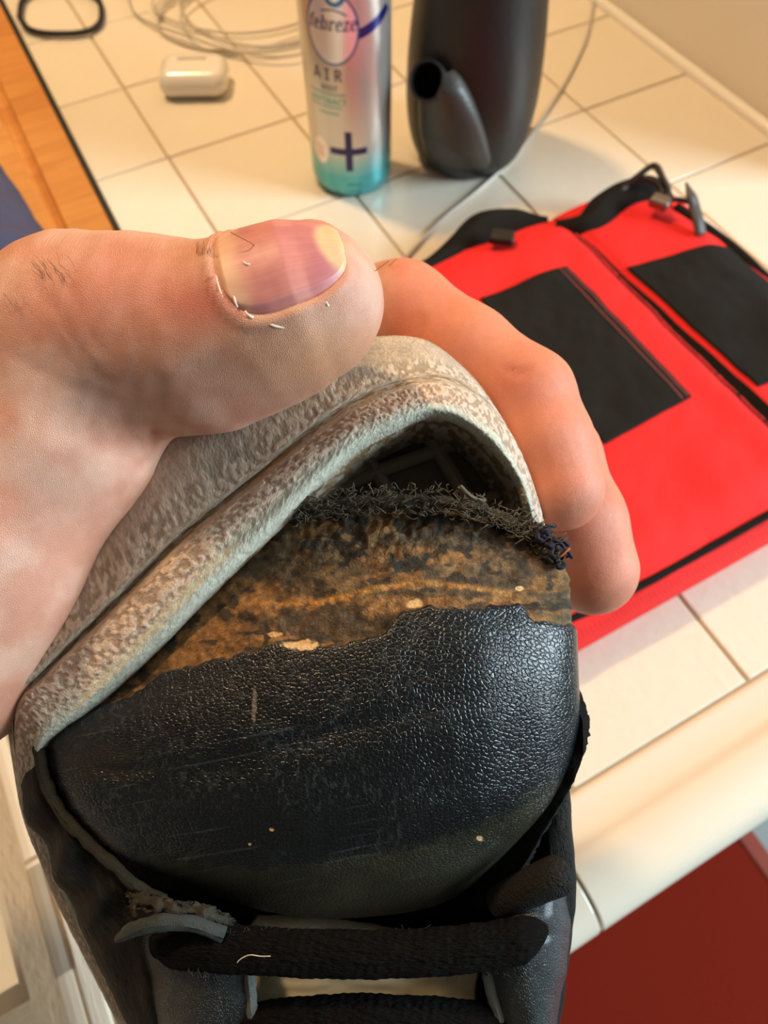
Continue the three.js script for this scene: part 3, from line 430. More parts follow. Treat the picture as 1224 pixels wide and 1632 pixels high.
// --- white cup sole: one skin swept from heel to toe and back. Columns of control points run along the edge
const S = {                                             // stations: left side up to the toe and down the right side
  I2: [[330, 2420, 205], [300, 2000, 195], [255, 1700, 190], [205, 1590, 186], [150, 1480, 180], [105, 1370, 174], [90, 1270, 168], [105, 1190, 170], [165, 1145, 172], [265, 1055, 174], [370, 945, 175], [462, 850, 175], [560, 765, 176], [628, 720, 177], [690, 705, 178], [745, 735, 179], [785, 790, 180], [805, 850, 182], [840, 960, 186], [850, 1150, 188], [840, 1400, 192], [800, 1700, 198], [750, 2050, 204], [640, 2420, 208]],
  I1: [[310, 2430, 195], [285, 2000, 185], [240, 1700, 184], [190, 1590, 181], [135, 1480, 174], [88, 1370, 167], [62, 1270, 158], [72, 1188, 150.5], [140, 1135, 150], [240, 1045, 149.5], [345, 935, 149], [440, 842, 149], [545, 738, 149.5], [622, 690, 150.5], [695, 664, 152], [768, 700, 154], [820, 765, 157], [838, 822, 160], [865, 960, 178], [872, 1150, 180], [858, 1400, 184], [815, 1700, 190], [765, 2050, 196], [650, 2430, 198]],
  O1: [[305, 2435, 195], [278, 2000, 185.5], [232, 1705, 184.5], [182, 1592, 181], [126, 1483, 174], [78, 1373, 167], [50, 1272, 157], [56, 1168, 148.5], [123, 1107, 147.5], [225, 1007, 146.5], [335, 887, 146], [440, 792, 146], [550, 697, 146.5], [630, 656, 147.5], [705, 641, 149.5], [780, 680, 152.5], [834, 758, 156.5], [856, 836, 160], [872, 960, 178], [878, 1150, 180.5], [863, 1400, 184.5], [820, 1700, 190.5], [770, 2050, 196.5], [652, 2435, 198]],
  O2: [[300, 2440, 198], [272, 2000, 188], [226, 1708, 187], [175, 1594, 183], [119, 1486, 176], [70, 1376, 169], [36, 1272, 158], [28, 1140, 149.5], [84, 1076, 148.5], [190, 976, 147.5], [305, 862, 147], [420, 766, 147.5], [527, 681, 148.5], [617, 631, 150.5], [705, 613, 153.5], [776, 646, 157.5], [830, 722, 162], [866, 832, 166], [876, 960, 181], [880, 1150, 183.5], [865, 1400, 187.5], [822, 1700, 193.5], [772, 2050, 199.5], [654, 2440, 201]],
  G: [[300, 2440, 199.5], [274, 2000, 189.5], [228, 1708, 188.5], [177, 1594, 184.5], [121, 1486, 177.5], [72, 1376, 170.5], [37, 1270, 160], [25, 1128, 151.8], [78, 1065, 151], [182, 963, 150.2], [297, 850, 149.8], [413, 755, 150.2], [519, 669, 151], [609, 620, 153], [703, 604, 156], [773, 639, 160], [826, 717, 164.5], [864, 830, 168], [874, 960, 182.5], [878, 1150, 185], [863, 1400, 189], [820, 1700, 195], [770, 2050, 201], [654, 2438, 202.5]],
  O3: [[299, 2441, 200.5], [270, 2000, 190.5], [224, 1709, 189.5], [173, 1595, 185.5], [117, 1487, 178.5], [68, 1378, 171], [33, 1268, 160], [20, 1114, 150.5], [70, 1047, 150], [172, 946, 149.3], [286, 836, 149.2], [405, 743, 149.7], [511, 656, 151], [604, 609, 154], [701, 593, 158], [771, 632, 162], [824, 712, 166.5], [862, 828, 170], [876, 960, 184], [880, 1150, 186.5], [865, 1400, 190.5], [822, 1700, 196.5], [772, 2050, 202.5], [655, 2441, 204]],
  O4: [[297, 2442, 208], [268, 2000, 198], [222, 1712, 196.5], [172, 1600, 192], [116, 1490, 184], [66, 1380, 176], [28, 1262, 166], [4, 1040, 162], [44, 955, 160.5], [142, 850, 158], [252, 745, 155.5], [372, 660, 156.5], [492, 590, 159], [592, 563, 163], [690, 560, 168], [764, 612, 172], [818, 702, 175], [850, 822, 177], [872, 960, 190], [876, 1150, 194], [862, 1400, 198], [820, 1700, 204], [772, 2050, 210], [656, 2442, 211]],
  O5: [[300, 2442, 220], [270, 2000, 212], [226, 1712, 210], [178, 1600, 205], [125, 1490, 198], [78, 1380, 190], [45, 1250, 182], [20, 1000, 180], [62, 890, 178], [140, 765, 175], [240, 665, 170], [360, 590, 171], [485, 548, 173], [592, 537, 176.5], [680, 545, 180.5], [750, 600, 184], [798, 695, 187], [825, 820, 190], [855, 960, 202], [862, 1150, 206], [850, 1400, 210], [810, 1700, 216], [764, 2050, 220], [654, 2442, 222]],
  B: [[340, 2400, 226], [320, 2000, 218], [285, 1720, 216], [245, 1600, 211], [200, 1490, 206], [160, 1380, 200], [140, 1250, 194], [120, 1020, 188], [160, 920, 187], [230, 820, 187], [320, 730, 187], [420, 660, 188], [520, 615, 189], [605, 600, 191], [670, 610, 193], [720, 650, 195], [755, 730, 197], [775, 840, 200], [790, 960, 208], [795, 1150, 212], [785, 1400, 216], [750, 1700, 222], [710, 2050, 226], [620, 2400, 228]],
};
{
  const order = ['I2', 'I1', 'O1', 'O2', 'G', 'O3', 'O4', 'O5', 'B'], rows = order.map(k => S[k]);
  const vs = [0, 1, 2, 3, 4, 5, 6, 7, 8];               // v * 8: 1..2 pale lip, 2..3 bead, 4 groove, 5..7 side wall
  const bump = (u, v, x, y) => {
    const w = v * 8, X = u * 620, wear = fbm(X / 1.25, w * 7, 2, 2), bead = sm(1.4, 2, w) * sm(3.2, 2.9, w), side = sm(4.8, 5.0, w) * sm(5.75, 5.3, w), lip = sm(0.9, 1.1, w) * sm(2, 1.8, w);
    return (bead * 0.15 + side * 0.10) * (sm(0.42, 0.56, wear) - 0.5) + lip * 0.25 * (fbm(X / 1.6, w * 8, 8, 2) - 0.5) + 0.35 * (fbm(X / 9, w * 1.4, 4, 3) - 0.5) + 0.12 * (fbm(X * 1.4, w * 9, 6, 2) - 0.5);
  };
  const g = net(rows, 1100, 130, { bump, flip: true });
  const colour = (u, v) => {
    const w = v * 8, X = u * 620, wear = sm(0.36, 0.62, fbm(X / 1.25, w * 7, 2, 2)), n = fbm(X / 7, w * 2, 9, 4), f = fbm(X * 1.2, w * 14, 3, 3);
    let c = mix3([158, 144, 126], [200, 186, 166], n);
    const bead = sm(1.7, 2, w) * sm(3.3, 3.0, w), lip = sm(0.8, 1.05, w) * sm(2.05, 1.8, w), side = sm(4.7, 5.0, w) * sm(5.8, 5.3, w);
    c = mix3(c, mix3([158, 134, 114], [214, 190, 168], wear), bead * 0.85); c = mix3(c, mix3([150, 136, 118], [208, 194, 174], wear), side * 0.8);
    c = mix3(c, [196, 200, 182], lip * 0.8 * (0.7 + 0.3 * f)); 
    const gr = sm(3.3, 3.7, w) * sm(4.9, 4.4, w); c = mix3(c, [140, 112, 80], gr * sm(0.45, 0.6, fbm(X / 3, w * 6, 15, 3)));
    const scuff = sm(8, 0, Math.abs(u - 0.556) * 620 * 0.5) * sm(5.2, 5.6, w) * sm(7, 6.2, w); c = mix3(c, [112, 106, 100], 0.55 * scuff * sm(0.3, 0.5, n + 0.15));
    const worn = sm(1, 0.5, Math.hypot((u - 0.487) * 620 / 12, (w - 4.0) / 0.55)); c = mix3(c, [176, 134, 84], 0.75 * worn);
    if (w < 0.9) c = mix3(c, [126, 104, 74], sm(0.4, 0.6, fbm(X / 4, w * 7, 25, 3)));
    const k = 0.86 + 0.28 * f; return [c[0] * k, c[1] * k, c[2] * k];
  };
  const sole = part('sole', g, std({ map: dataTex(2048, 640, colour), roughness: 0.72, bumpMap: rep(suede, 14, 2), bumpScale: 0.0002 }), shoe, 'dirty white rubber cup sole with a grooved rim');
  // bottom of the sole, closed between both sides, and the inner floor seen in the gap
  const half = (row, lift) => { const L = S[row], n = L.length; const a = [], b = []; for (let i = 0; i < 12; i++) { a.push([L[i][0], L[i][1], L[i][2] + lift]); b.push([L[n - 1 - i][0], L[n - 1 - i][1], L[n - 1 - i][2] + lift]); } return [a, a.map((p, i) => p.map((q, k) => mix(q, b[i][k], 0.5) + (k === 2 ? lift * 0.3 : 0))), b]; };
  part('outsole', net(half('B', 0), 60, 12), std({ color: 0x8d8274, roughness: 0.85, bumpMap: rep(suede, 8, 8), bumpScale: 0.001 }), sole);
  const fm = std({ color: new THREE.Color(0.19, 0.15, 0.10), roughness: 0.95, bumpMap: rep(suede, 6, 6), bumpScale: 0.0008 });
  part('sole_floor', net(half('I2', 2), 60, 16, { flip: true }), fm, sole, 'dark brown inner floor of the sole');
  const F = (x, y) => [x, y, 179 - (y - 700) * 0.008];
  for (const [a, b] of [[[470, 800], [770, 690]], [[500, 900], [800, 790]], [[560, 690], [690, 900]], [[660, 660], [800, 880]], [[450, 790], [560, 950]], [[700, 830], [830, 800]]]) part('rib', tube([F(...a), F(mix(a[0], b[0], 0.5), mix(a[1], b[1], 0.5)), F(...b)], 13, 20, 8, 1.6), std({ color: new THREE.Color(0.27, 0.22, 0.155), roughness: 0.95 }), sole, 'moulded rib inside the sole');
}
// --- frayed fabric along the torn edge
{
  const R = rng(77), gs = [], edge = [[470, 806, 152], [540, 797, 151], [620, 790, 150], [700, 793, 150], [760, 802, 151], [820, 826, 153], [862, 850, 154], [893, 880, 153]];
  for (let i = 0; i < 700; i++) {
    const t = R(), p = spline(edge, t), l = 4 + 20 * R() * R() + 4, a = -Math.PI / 2 + (R() - 0.5) * 4.4, q = [p[0] + (R() - 0.5) * 16, p[1] + (R() - 0.25) * 44 - 2, p[2] - 1 - R() * 1.5];
    const e = [q[0] + Math.cos(a) * l, q[1] + Math.sin(a) * l * 0.8, q[2] + (R() - 0.5) * 3], m = [mix(q[0], e[0], 0.5) + (R() - 0.5) * 9, mix(q[1], e[1], 0.5) + (R() - 0.5) * 9, mix(q[2], e[2], 0.5) - 1];
    gs.push(tube([q, m, e], 0.35 + R() * 0.55, 5, 4));
  }
  part('frayed_edge', mergeGeometries(gs), std({ color: new THREE.Color(0.12, 0.095, 0.06), roughness: 1 }), shoe, 'frayed brown fabric at the torn edge').userData.kind = 'stuff';
  // a soft rolled lining under the fibres
  const roll = tube([[462, 815, 154], [540, 806, 152.5], [620, 800, 151.5], [700, 803, 151.5], [760, 812, 152], [820, 838, 153.5], [868, 868, 154.5]], (t, a) => 11 + 9 * (fbm(t * 40, a * 1.6, 3, 3) - 0.5) * 2, 160, 16);
  part('torn_lining', roll, std({ color: new THREE.Color(0.095, 0.076, 0.05), roughness: 1, bumpMap: rep(suede, 3, 1), bumpScale: 0.0015 }), shoe, 'dark torn lining');
  const gs2 = []; for (let i = 0; i < 26; i++) { const t = i / 26, p = [mix(858, 900, t) + (R() - 0.5) * 10, mix(848, 905, t * t) + (R() - 0.5) * 8, 151 + R() * 2], a = R() * 6, l = 10 + 12 * R(); gs2.push(tube([p, [p[0] + Math.cos(a) * l * 0.6, p[1] + Math.sin(a) * l * 0.6, p[2] - 1.5], [p[0] + Math.cos(a + 1) * l, p[1] + Math.sin(a + 1) * l, p[2]]], 3 + 2 * R(), 8, 6)); }
  part('loose_stitching', mergeGeometries(gs2), std({ color: new THREE.Color(0.018, 0.016, 0.03), roughness: 1 }), shoe, 'tangled dark navy stitching').userData.kind = 'stuff';
  part('thread', tube([[893, 888, 150], [902, 880, 149.5], [908, 874, 150]], 1.6, 12, 6), std({ color: 0xb0633a, roughness: 1 }), shoe, 'short orange thread');
  part('lint', tube([[728, 800, 150], [738, 790, 148], [733, 775, 147], [750, 792, 147], [772, 800, 148]], (t, a) => 3.5 + 4 * (fbm(t * 9, a * 1.5, 2, 3) - 0.4), 40, 10), std({ color: new THREE.Color(0.10, 0.093, 0.068), roughness: 1 }), shoe, 'grey green tuft of lint');
}
// --- side panels
const darkLeather = phys({ color: new THREE.Color(0.018, 0.019, 0.018), roughness: 0.46, bumpMap: rep(pebble, 1, 1), bumpScale: 0.0003 });
const brownBlack = phys({ specularIntensity: 0.45, map: dataTex(512, 512, (u, v) => { const n = fbm(u * 12, v * 12, 3, 4), f = fbm(u * 60, v * 60, 8, 2); return mix3([14, 13, 11], [58, 50, 41], clamp(1.5 * n - 0.35) * (0.5 + f)); }), roughness: 0.7, bumpMap: rep(suede, 2, 2), bumpScale: 0.0008 });
part('quarter', net([
  [[72, 1190, 152], [92, 1262, 151.5], [130, 1325, 152], [190, 1385, 153], [240, 1450, 155], [262, 1530, 156], [285, 1640, 158], [310, 1800, 162], [360, 2050, 170], [420, 2350, 178]],
  [[40, 1190, 153], [60, 1270, 151.5], [98, 1345, 151.5], [148, 1425, 152.5], [195, 1500, 154], [222, 1580, 156], [250, 1660, 159], [278, 1820, 164], [325, 2070, 172], [370, 2370, 182]],
  [[22, 1200, 160], [41, 1290, 158.5], [76, 1366, 158.5], [114, 1450, 159.5], [160, 1540, 162], [188, 1605, 166], [228, 1690, 170], [258, 1840, 176], [305, 2090, 184], [340, 2390, 192]],
  [[45, 1215, 178], [62, 1300, 180], [96, 1375, 184], [134, 1455, 189], [175, 1550, 196], [200, 1615, 200], [240, 1700, 205], [270, 1850, 210], [318, 2100, 214], [350, 2400, 216]],
], 160, 60, { bump: (u, v, x, y) => 1.1 * (fbm(x / 40, y / 60, 3, 3) - 0.5) + 0.7 * Math.sin(x / 17 + y / 31 + 3 * fbm(x / 60, y / 60, 8)) * sm(1500, 1420, y), thick: 1.6 }), brownBlack, shoe, 'scuffed brown black side panel');
part('quarter', net([
  [[868, 1290, 158], [872, 1340, 156], [868, 1420, 156], [850, 1500, 157], [835, 1640, 160], [815, 1800, 165], [770, 2050, 172], [700, 2350, 180]],
  [[895, 1262, 158], [899, 1330, 157], [902, 1420, 158], [892, 1520, 160], [872, 1650, 164], [845, 1800, 170], [800, 2050, 178], [725, 2360, 186]],
  [[890, 1262, 170], [896, 1330, 170], [898, 1420, 172], [890, 1520, 175], [870, 1650, 180], [845, 1800, 186], [800, 2050, 192], [725, 2370, 198]],
  [[862, 1270, 190], [868, 1330, 190], [866, 1420, 192], [855, 1520, 195], [840, 1650, 198], [815, 1800, 204], [770, 2050, 210], [690, 2390, 214]],
], 100, 40, { thick: 1.6, bump: (u, v, x, y) => 0.8 * (fbm(x / 30, y / 40, 6, 3) - 0.5) }), brownBlack, shoe, 'dark side panel on the far side');
part('heel_counter', net([[[420, 2350, 178], [470, 2440, 176], [560, 2470, 175], [650, 2440, 177], [700, 2350, 180]], [[345, 2370, 192], [430, 2480, 190], [555, 2520, 188], [660, 2480, 190], [725, 2360, 192]], [[350, 2400, 216], [430, 2470, 216], [550, 2500, 216], [640, 2470, 216], [690, 2390, 214]]], 40, 20, { thick: 2 }), darkLeather, shoe);
// seam lip that runs round the cap, pale and worn
part('seam_lip', tube([[60, 1180, 150.5], [68, 1230, 149.5], [95, 1292, 149.5], [140, 1342, 149.5], [185, 1382, 150], [222, 1415, 150.5], [262, 1436, 151]], (t, a) => 9 + 7 * (fbm(t * 22, a, 3, 3) - 0.4), 140, 14, 0.7), phys({ specularIntensity: 0.3, color: new THREE.Color(0.055, 0.05, 0.036), roughness: 0.75, bumpMap: rep(suede, 2, 1), bumpScale: 0.0007 }), shoe, 'worn grey green seam edge');
part('foam_padding', net([
  [[205, 1405, 154], [250, 1424, 148], [300, 1436, 147], [345, 1446, 148], [392, 1484, 152]],
  [[205, 1430, 149], [250, 1446, 144.5], [300, 1454, 143.5], [345, 1464, 144.5], [386, 1494, 149]],
  [[210, 1460, 154], [255, 1474, 149], [300, 1480, 148], [345, 1490, 149], [378, 1506, 154]]], 70, 30, { bump: (u, v, x, y) => 2.0 * (fbm(x / 12, y / 12, 3, 4) - 0.5), thick: 2 }), std({ color: new THREE.Color(0.055, 0.051, 0.035), roughness: 1, bumpMap: rep(suede, 2, 1), bumpScale: 0.0012 }), shoe, 'exposed greenish foam padding');
part('folded_edge', tube([[186, 1498, 149], [212, 1482, 145], [245, 1472, 143], [285, 1470, 142], [325, 1478, 142], [356, 1490, 143]], (t, a) => 13 * (0.5 + 0.5 * sm(0, 0.3, t)) + 7 * (fbm(t * 9, a, 3, 3) - 0.5), 90, 14, 0.75), phys({ specularIntensity: 0.3, color: new THREE.Color(0.06, 0.072, 0.07), roughness: 0.5, bumpMap: rep(suede, 2, 1), bumpScale: 0.0005 }), shoe, 'grey worn folded leather edge');
// lining behind the laces and the cream tongue
part('inner_lining', net([[[180, 1395, 168], [400, 1450, 165], [620, 1455, 165], [800, 1400, 167], [870, 1330, 170]], [[230, 1500, 176], [400, 1520, 178], [620, 1525, 178], [780, 1500, 177], [860, 1480, 176]], [[300, 1900, 186], [420, 1900, 190], [600, 1900, 190], [740, 1900, 188], [800, 1900, 186]]], 40, 40), phys({ specularIntensity: 0.3, color: 0x0b0a09, roughness: 1 }), shoe, 'black inner lining');
part('tongue', net([[[425, 1438, 170], [475, 1450, 166], [540, 1462, 165], [600, 1474, 166], [640, 1480, 170]], [[385, 1500, 162], [470, 1510, 158], [590, 1515, 157], [690, 1515, 158], [760, 1505, 163]], [[390, 1580, 162], [470, 1590, 157.5], [590, 1590, 156], [690, 1588, 158], [760, 1575, 163]], [[400, 1700, 162], [470, 1710, 158], [590, 1710, 157], [690, 1705, 159], [750, 1690, 164]], [[420, 2000, 166], [480, 2010, 162], [590, 2010, 161], [680, 2005, 163], [735, 1990, 168]]], 60, 60, { thick: 2.5, bump: (u, v, x, y) => 0.9 * (fbm(x / 50, y / 14, 5, 3) - 0.5) }), std({ map: dataTex(256, 256, (u, v) => mix3([176, 164, 128], [226, 220, 196], fbm(u * 10, v * 20, 3, 4))), roughness: 0.85 }), shoe, 'dirty cream tongue under the laces');
// lace rows with woven fuzz
const laceMat = phys({ specularIntensity: 0.22, color: new THREE.Color(0.0045, 0.004, 0.0038), roughness: 1, bumpMap: rep(suede, 0.12, 1), bumpScale: 0.0015 });
const laceR = (b) => (t, a) => b * (0.55 + 0.45 * sm(0, 0.06, t) * sm(1, 0.9, t)) * (1 + 0.12 * (fbm(t * 30, a * 1.2, b, 3) - 0.5) + 0.012 * Math.sin(t * 260 + 3 * a));
part('lace', tube([[248, 1508, 152], [310, 1510, 146], [420, 1516, 143.5], [560, 1521, 142.5], [680, 1518, 142.5], [790, 1506, 143], [846, 1494, 144], [862, 1488, 148]], laceR(37), 200, 20, 0.62), laceMat, shoe, 'thick black fuzzy lace');
part('lace', tube([[330, 1660, 156], [420, 1640, 149], [540, 1630, 147], [660, 1632, 147], [760, 1640, 149], [830, 1650, 154]], laceR(42), 160, 20, 0.62), laceMat, shoe);
part('lace', tube([[330, 1800, 160], [430, 1790, 152], [560, 1786, 150], [680, 1788, 151], [790, 1800, 156]], laceR(42), 160, 20, 0.62), laceMat, shoe);
{ const R = rng(12), gs = []; for (let i = 0; i < 180; i++) { const x = 300 + R() * 530, s = R() < 0.5 ? -1 : 1, y0 = 1516 + s * (22 + 14 * R()) , p = [x, y0, 143.5 - 1.5 * (1 - Math.abs(y0 - 1516) / 38)], l = 5 + 9 * R(), a = s * (0.4 + R() * 1.8); gs.push(tube([p, [p[0] + l * Math.cos(a) * 0.5, p[1] + l * Math.sin(a) * 0.5, p[2] - 0.4], [p[0] + l * Math.cos(a), p[1] + l * Math.sin(a), p[2] + 0.3]], 0.6, 4, 4)); }
  part('lace_fuzz', mergeGeometries(gs), phys({ specularIntensity: 0.3, color: new THREE.Color(0.03, 0.028, 0.026), roughness: 1 }), shoe).userData.kind = 'stuff';
  part('hair', tube([[374, 1540, 143], [384, 1528, 140], [398, 1522, 139.4], [415, 1524, 139.2], [431, 1524, 139]], 0.9, 30, 5), std({ color: 0xc8bfae, roughness: 0.6 }), shoe, 'short pale hair on the lace');
}
// eyelet flaps
part('eyelet_flap', net([
  [[200, 1505, 158], [235, 1478, 153], [300, 1480, 150], [360, 1492, 149], [392, 1520, 149]],
  [[222, 1560, 158], [250, 1545, 152], [305, 1545, 148], [360, 1550, 146.5], [396, 1560, 147]],
  [[240, 1620, 159], [268, 1610, 152.5], [315, 1605, 148], [362, 1600, 146.5], [400, 1605, 147.5]],
  [[262, 1720, 162], [290, 1715, 155], [330, 1710, 150], [370, 1705, 149], [404, 1700, 150]],
  [[310, 1950, 168], [340, 1950, 161], [375, 1950, 157], [405, 1948, 156], [430, 1945, 157]]], 70, 80, { thick: 2.6, bump: (u, v, x, y) => 0.8 * (fbm(x / 40, y / 40, 4, 3) - 0.5) }), phys({ color: new THREE.Color(0.012, 0.015, 0.017), roughness: 0.34, clearcoat: 0.2, clearcoatRoughness: 0.3, bumpMap: rep(pebble, 0.8, 0.8), bumpScale: 0.0003 }), shoe, 'glossy black eyelet flap');
part('flap_edge', tube([[391, 1516, 149], [397, 1550, 147.6], [401, 1600, 148], [404, 1660, 149.5], [406, 1720, 151]], (t, a) => 9 + 4 * (fbm(t * 22, a, 3, 2) - 0.5), 60, 10, 1.2), std({ color: new THREE.Color(0.17, 0.18, 0.165), roughness: 0.6, bumpMap: rep(suede, 2, 1), bumpScale: 0.0006 }), shoe, 'pale cut edge of the flap');
part('eyelet_flap', net([
  [[792, 1445, 155], [815, 1425, 150], [850, 1412, 148], [885, 1410, 150], [908, 1425, 158]],
  [[778, 1500, 151], [810, 1490, 146], [850, 1478, 144], [890, 1470, 147], [910, 1478, 157]],
  [[776, 1555, 149], [812, 1550, 144.5], [852, 1545, 143], [888, 1540, 147], [903, 1540, 157]],
  [[800, 1640, 150], [828, 1635, 146], [855, 1630, 145], [880, 1625, 149], [890, 1622, 158]],
  [[815, 1740, 154], [835, 1735, 150], [855, 1730, 149.5], [872, 1725, 153], [880, 1722, 162]],
  [[790, 1960, 162], [805, 1955, 158], [820, 1950, 158], [832, 1945, 162], [838, 1942, 170]]], 60, 90, { thick: 2.6, bump: (u, v, x, y) => 0.9 * (fbm(x / 34, y / 50, 14, 3) - 0.5) - 0.8 * Math.exp(-((Math.hypot(x - 868, y - 1488) / 13) ** 2)) }), phys({ color: new THREE.Color(0.03, 0.038, 0.042), roughness: 0.3, clearcoat: 0.3, clearcoatRoughness: 0.3, bumpMap: rep(pebble, 0.7, 0.9), bumpScale: 0.00025 }), shoe, 'glossy blue black eyelet flap');
part('flap_edge', tube([[776, 1548, 149], [783, 1580, 148.5], [795, 1620, 149], [806, 1670, 151], [814, 1720, 153]], (t, a) => 9 + 4 * (fbm(t * 22, a, 9, 2) - 0.5), 60, 10, 1.2), std({ color: new THREE.Color(0.17, 0.18, 0.165), roughness: 0.6 }), shoe, 'pale cut edge of the flap');
part('lace_knot', tube([[795, 1440, 152], [825, 1425, 148.5], [858, 1408, 146.5], [884, 1397, 146], [893, 1394, 147]], (t) => 26 + 5 * t - 16 * sm(0.93, 1, t), 60, 18, 1), phys({ specularIntensity: 0.3, color: new THREE.Color(0.016, 0.016, 0.015), roughness: 0.8, bumpMap: rep(suede, 1, 1), bumpScale: 0.001 }), shoe, 'dark rounded lace end');
part('black_binding', net([
  [[898, 1085, 158], [920, 1125, 154], [930, 1172, 152], [926, 1215, 152], [905, 1262, 152], [876, 1310, 152.5], [845, 1362, 153], [812, 1412, 154], [770, 1455, 157]],
  [[895, 1090, 160], [910, 1126, 156], [912, 1170, 154], [900, 1205, 153.5], [878, 1245, 153.5], [848, 1292, 154.5], [815, 1342, 156], [782, 1395, 157], [745, 1440, 160]]], 90, 12, { thick: 2, bump: (u, v, x, y) => 0.9 * (fbm(x / 16, y / 16, 3, 3) - 0.5) }), phys({ specularIntensity: 0.3, color: new THREE.Color(0.012, 0.011, 0.010), roughness: 1, bumpMap: rep(suede, 3, 1), bumpScale: 0.001 }), shoe, 'black fabric binding');
